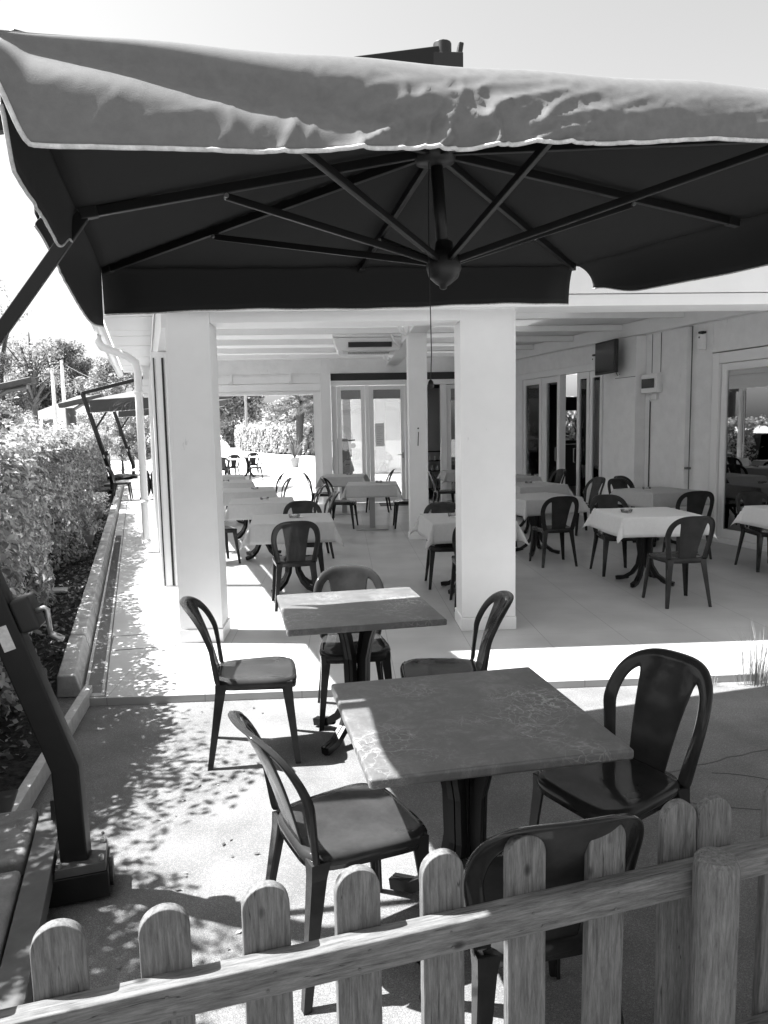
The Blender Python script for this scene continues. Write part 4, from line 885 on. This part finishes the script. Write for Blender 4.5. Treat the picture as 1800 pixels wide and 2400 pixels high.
# ---------------------------------------------------------------- picket fence
FA = math.atan(.248); fo = Vector((.004, 1.452, 0)); fd_ = Vector((math.cos(FA), math.sin(FA), 0)); fn = Vector((-math.sin(FA), math.cos(FA), 0))
FN = thing('picket_fence', 'round-topped wooden picket fence across the foreground', 'fence', fo, FA)
def picket(u, top, lab=None):
    w_ = .0475; pts = [(-w_, .0), (w_, .0)] + [(w_*math.cos(a), top-w_ + w_*math.sin(a)*.98) for a in np.linspace(0, math.pi, 15)]
    n = len(pts); mb = MB(); mb.add([(x+u, -.012, z) for x, z in pts] + [(x+u, .012, z) for x, z in pts], [tuple(range(n)), tuple(reversed(range(n, 2*n)))] + [(i, (i+1) % n, n+(i+1) % n, n+i) for i in range(n)])
    # recentre so texture differs per picket
    mb.v = [(x-u, y, z) for x, y, z in mb.v]
    o = mb.make('picket', M['wood_v'], FN, bevel=.003, loc=(u, 0, 0)); o.rotation_euler = (rnd.uniform(-.008, .008), rnd.uniform(-.01, .01), rnd.uniform(-.03, .03)); return o
us = [-.565+.0, -.377, -.188, 0, .190, .390, .588, .796, .899]
for u in [-1.13, -.94, -.752] + us + [1.09, 1.28, 1.47, 1.66]: picket(u, (.80 if u < .85 else .805) + rnd.uniform(-.005, .005))
def rail(u0, u1, z0, z1, yo):
    rm_ = MB().box(u0, u1, -.045, 0, z0, z1).make('rail', M['wood_h'], FN, bevel=.004, loc=(0, yo, 0)); return rm_
rail(-1.3, .87, .60, .668, -.0135); rail(.872, 1.9, .61, .678, -.0135); rail(-1.3, .87, .12, .19, -.0135); rail(.872, 1.9, .13, .20, -.0135)
ps = MB(); ps.lathe([(.050, 0), (.050, .70), (.047, .715), (.040, .722), (.0, .724)], (0, 0, 0), 28).make('post', M['wood_v'], FN, smooth=False, loc=(.815, -.105, 0))
for p in ps.items() if False else []: pass
for u in [-.565, -.377, -.188, 0, .190, .390, .588, .796]:
    for dz in (.615, .65): MB().lathe([(.003, 0), (.003, .001)], (u + .012*math.sin(u*40+dz*90), -.0595, dz), 10, (0, -1, 0)).make('screw', M['steel'], FN)

# ---------------------------------------------------------------- beyond: hedges, trees, palm, pot, poles, house, lamps
def blob_hedge(*a, **k): return hedge(*a, **k)
hedge('field_hedge', 'long pale hedge beyond the forecourt behind the palm', [(-10.6, 74), (-8, 60), (-4.2, 50), (2, 42)], 2.0, 1.7, 16000, .30, 21, M['hedge2'], corez=.9, sprig=.3)
PL = thing('palm_tree', 'palm with shaggy dark trunk beyond the back opening', 'palm', (-2.75, 47, 0))
MB().tube([(0, 0, 0), (.03, 0, 1.0), (.10, 0, 2.2), (.2, 0, 3.25)], [.13, .2, .24, .27], 12).make('trunk', M['bark'], PL, smooth=True)
pf = MB(); rp_ = random.Random(4)
for i in range(60):
    a = rp_.uniform(0, 6.28); el = rp_.uniform(-.5, 1.2); Ln = rp_.uniform(1.3, 1.8); d0 = Vector((math.cos(a)*math.cos(el), math.sin(a)*math.cos(el), math.sin(el))); o0 = Vector((.2, 0, 3.3)); st_ = o0 + d0*Ln*.55 + Vector((0, 0, -.1))
    pf.bar(o0, st_, .03, .02)
    s_ = d0.cross(Vector((0, 0, 1))).normalized(); up_ = s_.cross(d0)
    for j in range(13):
        b = (j-6)/6*1.25; dd_ = (d0*math.cos(b) + s_*math.sin(b)).normalized(); L_ = .85*(1-.25*abs(b)); e_ = st_ + dd_*L_ + Vector((0, 0, -.28*L_)); w_ = up_.cross(dd_)*.035
        mid = st_ + dd_*L_*.5; pf.add([st_, mid + w_, e_, mid - w_], [(0, 1, 2, 3)])
pf.make('fronds', M['palm'], PL, fix=False)
# second, partly visible palm
dup(PL, (-1.05, 44, 0), 2.0, 'second palm half hidden by the post of the back opening', None)
def pot_plant(loc, label, s, n=40):
    p = thing('potted_plant', label, 'potted plant', loc); MB().lathe([(.15*s, 0), (.21*s, .36*s), (.235*s, .37*s), (.235*s, .43*s), (.2*s, .43*s), (.19*s, .38*s)], n=20).make('pot', M['pot'], p, smooth=False)
    g = MB(); rg = random.Random(9)
    for i in range(n):
        a = rg.uniform(0, 6.28); h = rg.uniform(.5, 1.2)*s; rr = rg.uniform(.2, .8)*s; b = Vector((0, 0, .4*s)); m1 = Vector((math.cos(a)*rr*.5, math.sin(a)*rr*.5, .4*s+h*.7)); e = Vector((math.cos(a)*rr, math.sin(a)*rr, .4*s+h)); w_ = Vector((-math.sin(a), math.cos(a), 0))*.035*s
        g.add([b-w_*.5, b+w_*.5, m1+w_, m1-w_, e], [(0, 1, 2, 3), (3, 2, 4)])
    g.make('foliage', M['palm'], p, fix=False)
pot_plant((-2.15, 33.2, 0), 'spiky plant in a grey pot standing on the sunny forecourt', 1.0)
bush = thing('round_bush', 'round drooping bush left of the pale hedge beyond the forecourt', 'bush', (-10.4, 72, 0))
rg = np.random.default_rng(2); n = 2600; P, D = blob_pts(rg, n, np.array([(0, 0, .9), (.5, 0, 1.5), (-.6, 0, 1.4), (0, 0, 1.7)]), np.array([.9, 1.0, .9, .9]), .3); Ls = rg.uniform(.2, .5, n); v, f = leaf_mesh(P, D, Ls, Ls*.35, rg, fold=False); np_mesh('foliage', v, f, M['palm'], bush)
MB().tube([(0, 0, 0), (0, 0, 1.2)], [.4, .3], 8).make('stem', M['bark'], bush)
lp = thing('lamp_post', 'thin pale pole standing before the trees beyond the back opening', 'pole', (-7.6, 60, 0)); MB().tube([(0, 0, 0), (0, 0, 7)], [.12, .08], 8).make('pole', M['alu'], lp)
def T_(px, y, **k): return ((px-793)/1750*y, y, 0)
G2 = 'trees beyond the forecourt'
tree('deciduous_tree', 'broad dark tree left of the thin pole beyond the opening', T_(560, 85), 7.4, 3.6, 5200, .42, 31, M['tree'], group=G2)
tree('deciduous_tree', 'tree at the left edge of the back opening, dark trunk', T_(505, 80), 6.6, 3.2, 4200, .42, 32, M['tree'], group=G2, trunk_h=2.6)
for i, (px, y, h, r0) in enumerate(((620, 100, 4.4, 2.6), (650, 96, 5.2, 2.6), (682, 98, 6.0, 2.9), (728, 92, 6.4, 3.0), (760, 90, 6.0, 2.8), (600, 110, 4.2, 2.6))):
    tree('orchard_tree', ['small pale tree just right of the thin pole', 'pale tree midway along the far hedge', 'pale tree left of the palm trunk', 'pale tree right of the palm trunk', 'pale tree at the right jamb of the opening', 'low pale tree behind the round bush'][i], T_(px, y), h, r0, 3000, .40, 40+i, M['tree2'], group=G2)
G3 = 'trees left of the building'
tree('wispy_tree', 'tall wispy sparse tree at the far left edge against the sky', T_(20, 36), 9.6, 2.6, 2600, .16, 51, M['tree2'], group=G3, sparse=True, trunk_h=2.5)
tree('wispy_tree', 'second sparse airy tree right of the wispy one', T_(95, 44), 9.2, 2.6, 3400, .18, 52, M['tree2'], group=G3, sparse=True, trunk_h=3)
tree('cypress_tree', 'dense dark conifer at the left edge below the wispy tree', T_(30, 32), 5.2, 1.1, 7000, .12, 53, M['tree'], group=G3, conical=False, trunk_h=1.0)
for i, (px, y, h, r0, nn, mm) in enumerate(((128, 62, 9.2, 2.9, 8000, 'tree'), (165, 64, 9.6, 2.6, 8000, 'tree'), (205, 66, 8.6, 2.5, 7000, 'tree'), (240, 60, 8.0, 2.0, 6000, 'tree2'), (280, 58, 7.4, 2.2, 5000, 'tree2'), (75, 60, 7.4, 2.6, 7000, 'tree'))):
    tree('poplar_tree', ['tall dense tree behind the left utility pole', 'tallest dense pointed tree behind the house', 'dense pointed tree right of the utility poles', 'pale feathery tree beside the gutter', 'pale tree half hidden by the downpipe', 'dense dark tree left of the house roof'][i], T_(px, y), h, r0, int(nn*1.9), .22, 60+i, M[mm], group=G3, conical=False, trunk_h=1.5)
for i, (px, y, h, r0) in enumerate(((58, 30, 2.7, .9), (18, 27, 2.9, 1.0), (88, 31, 2.2, .6), (205, 40, 2.9, 1.1), (255, 34, 2.8, 1.1), (310, 36, 3.0, 1.2), (285, 30, 2.5, .9), (330, 30, 2.7, 1.0))):
    tree('garden_shrub', ['round shrub before the white house, left of its window', 'shrub behind the left lamp post', 'young tree with thin stem before the house', 'drooping shrub under the arched lamp post', 'shrub between the two far masts', 'shrub behind the far parasol, by the wall', 'low shrub behind the second far mast', 'shrub seen just left of the downpipe'][i], T_(px, y), h, r0, 4200, .11, 80+i, M['tree2'] if i % 2 else M['hedge2'], group='shrubs behind the left hedge', cat='shrub', trunk_h=.5)
hs = thing('white_house', 'low white house with tiled roof behind the left hedge', 'house', T_(170, 48))
MB().box(-2.3, 3.3, 0, 5, 0, 2.75).make('wall', M['white'], hs)
MB().add([(-2.6, -.3, 2.75), (3.6, -.3, 2.75), (3.6, 5.3, 2.75), (-2.6, 5.3, 2.75), (-.2, 2.5, 4.1), (1.4, 2.5, 4.1)], [(0, 1, 5, 4), (1, 2, 5), (2, 3, 4, 5), (3, 0, 4), (3, 2, 1, 0)]).make('roof', M['roof'], hs)
wn = MB().box(-1.56, -.74, -.04, -.005, 1.9, 2.55).make('window', M['steel'], hs); MB().box(-1.5, -1.35, -.06, -.042, 1.95, 2.3).box(-.95, -.8, -.06, -.042, 1.95, 2.3).make('shutter', M['dark'], wn)
h2 = thing('pale_outbuilding', 'pale low outbuilding between the two far parasol masts', 'building', T_(262, 46)); MB().box(-1.2, 1.4, 0, 3, 0, 2.9).make('wall', M['white'], h2); MB().box(-1.3, 1.5, -.2, 3.2, 2.905, 3.0).make('roof', M['roof'], h2); MB().box(-.2, .1, -.03, -.005, 1.7, 2.2).make('window', M['steel'], h2)
def upole(px, y, h, label):
    p = thing('utility_pole', label, 'utility pole', T_(px, y), group='utility poles'); MB().tube([(0, 0, 0), (0, 0, h)], [.13, .09], 8).make('pole', M['pave'], p)
    MB().box(-.3, .3, -.04, .04, h-.25, h-.15).make('crossarm', M['steel'], p)
upole(141, 40, 4.9, 'left shorter utility pole behind the hedge'); upole(163, 42, 5.6, 'right taller utility pole behind the hedge')
wr = MB()
a = Vector(T_(163, 42)) + Vector((0, 0, 5.5))
for b in (Vector(T_(40, 46)) + Vector((0, 0, 4.6)), Vector(T_(300, 46)) + Vector((0, 0, 4.4)), Vector(T_(60, 46)) + Vector((0, 0, 3.9))):
    wr.tube([a + (b-a)*t_ - Vector((0, 0, .5*t_*(1-t_)*2)) for t_ in np.linspace(0, 1, 9)], .018, 5)
tag(wr.make('overhead_wires', M['alu']), 'thin overhead wires strung from the taller utility pole', 'wires')
def arch(px, y, s, label, flip=1):
    p = thing('arched_lamp_post', label, 'lamp post', T_(px, y), group='wide grey lamp posts')
    MB().tube([(0, 0, 0), (0, 0, 2.45*s)], .14*s, 10).make('post', M['steel'], p)
    q = MB(); q.bar((-.3*s*flip, 0, 2.52*s), (.95*s*flip, 0, 2.78*s), .3*s, .14*s); q.make('hood', M['steel'], p, bevel=.02)
    MB().tube([(.0, 0, 2.2*s), (.12*s*flip, 0, 2.42*s), (.35*s*flip, 0, 2.55*s), (.8*s*flip, 0, 2.62*s)], .05*s, 8).make('brace', M['alu'], p)
arch(176, 22, .98, 'wide grey lamp post with sloping hood behind the hedge'); arch(4, 19, 1.08, 'grey lamp post with sloping hood cut by the left edge')
# low white wall / car-like pale shape before the house
tag(MB().box(-2.0, 2.2, 0, .25, 0, 1.75).make('garden_wall', M['white'], loc=T_(85, 46)), 'low white garden wall before the house, left', 'wall')
# window view foliage behind the dining room
hedge('back_hedge', 'bright hedge seen through the dining room window', [(4.5, 27), (10.5, 27)], 1.0, 2.3, 3500, .22, 91, M['hedge2'], corez=.85)
0 and tree('distant_wood', 'line of dark distant trees along the horizon', (0, 160, 0), 4, 2, 10, .4, 99, M['tree'])
# scooter behind the glazed door
sc_ = thing('scooter', 'dark scooter with clear windscreen parked behind the left glazed door', 'scooter', (-.02, 18.4, 0), R(0)); sc_.scale = (1.2,)*3
def add_scooter(t):
    MB().hexa([(-.12, 0, .45), (.22, 0, .45), (.14, .12, .45), (-.12, .12, .45), (-.12, 0, 1.20), (.12, 0, 1.20), (.10, .10, 1.20), (-.12, .10, 1.20)]).make('front_shield', M['body'], t, bevel=.03, seg=3)
    MB().hexa([(-.3, .1, .55), (.25, .1, .5), (.25, .9, .5), (-.3, .9, .55), (-.2, .1, .80), (.16, .1, .78), (.16, .9, .85), (-.2, .9, .85)]).make('body', M['body'], t, bevel=.05, seg=3)
    for y in (-.12, 1.0): w_ = MB().tube([(-.07, y, .24), (.07, y, .24)], .24, 22).make('wheel', M['dark'], t); MB().tube([(-.075, y, .24), (.075, y, .24)], .13, 16).make('rim', M['alu'], w_)
    rows = []
    for i in range(9):
        a = math.pi*i/8; rows.append([(-.02 + .25*math.cos(a)*(1-.25*(1-q)), .02+.1*q, 1.18 + .30*math.sin(a)*q) for q in (0.0, .5, 1.0)])
    MB().grid(rows).make('windscreen', M['glassware'], t, smooth=True)
    MB().tube([(-.3, .1, 1.16), (0, .06, 1.14), (.26, .1, 1.16)], .015, 8).make('handlebar', M['dark'], t)
    MB().lathe([(.0, 0), (.05, .0), (.055, .02), (.0, .03)], (.22, .02, 1.05), 14, (0, -1, 0)).make('mirror', M['alu'], t)
add_scooter(sc_)
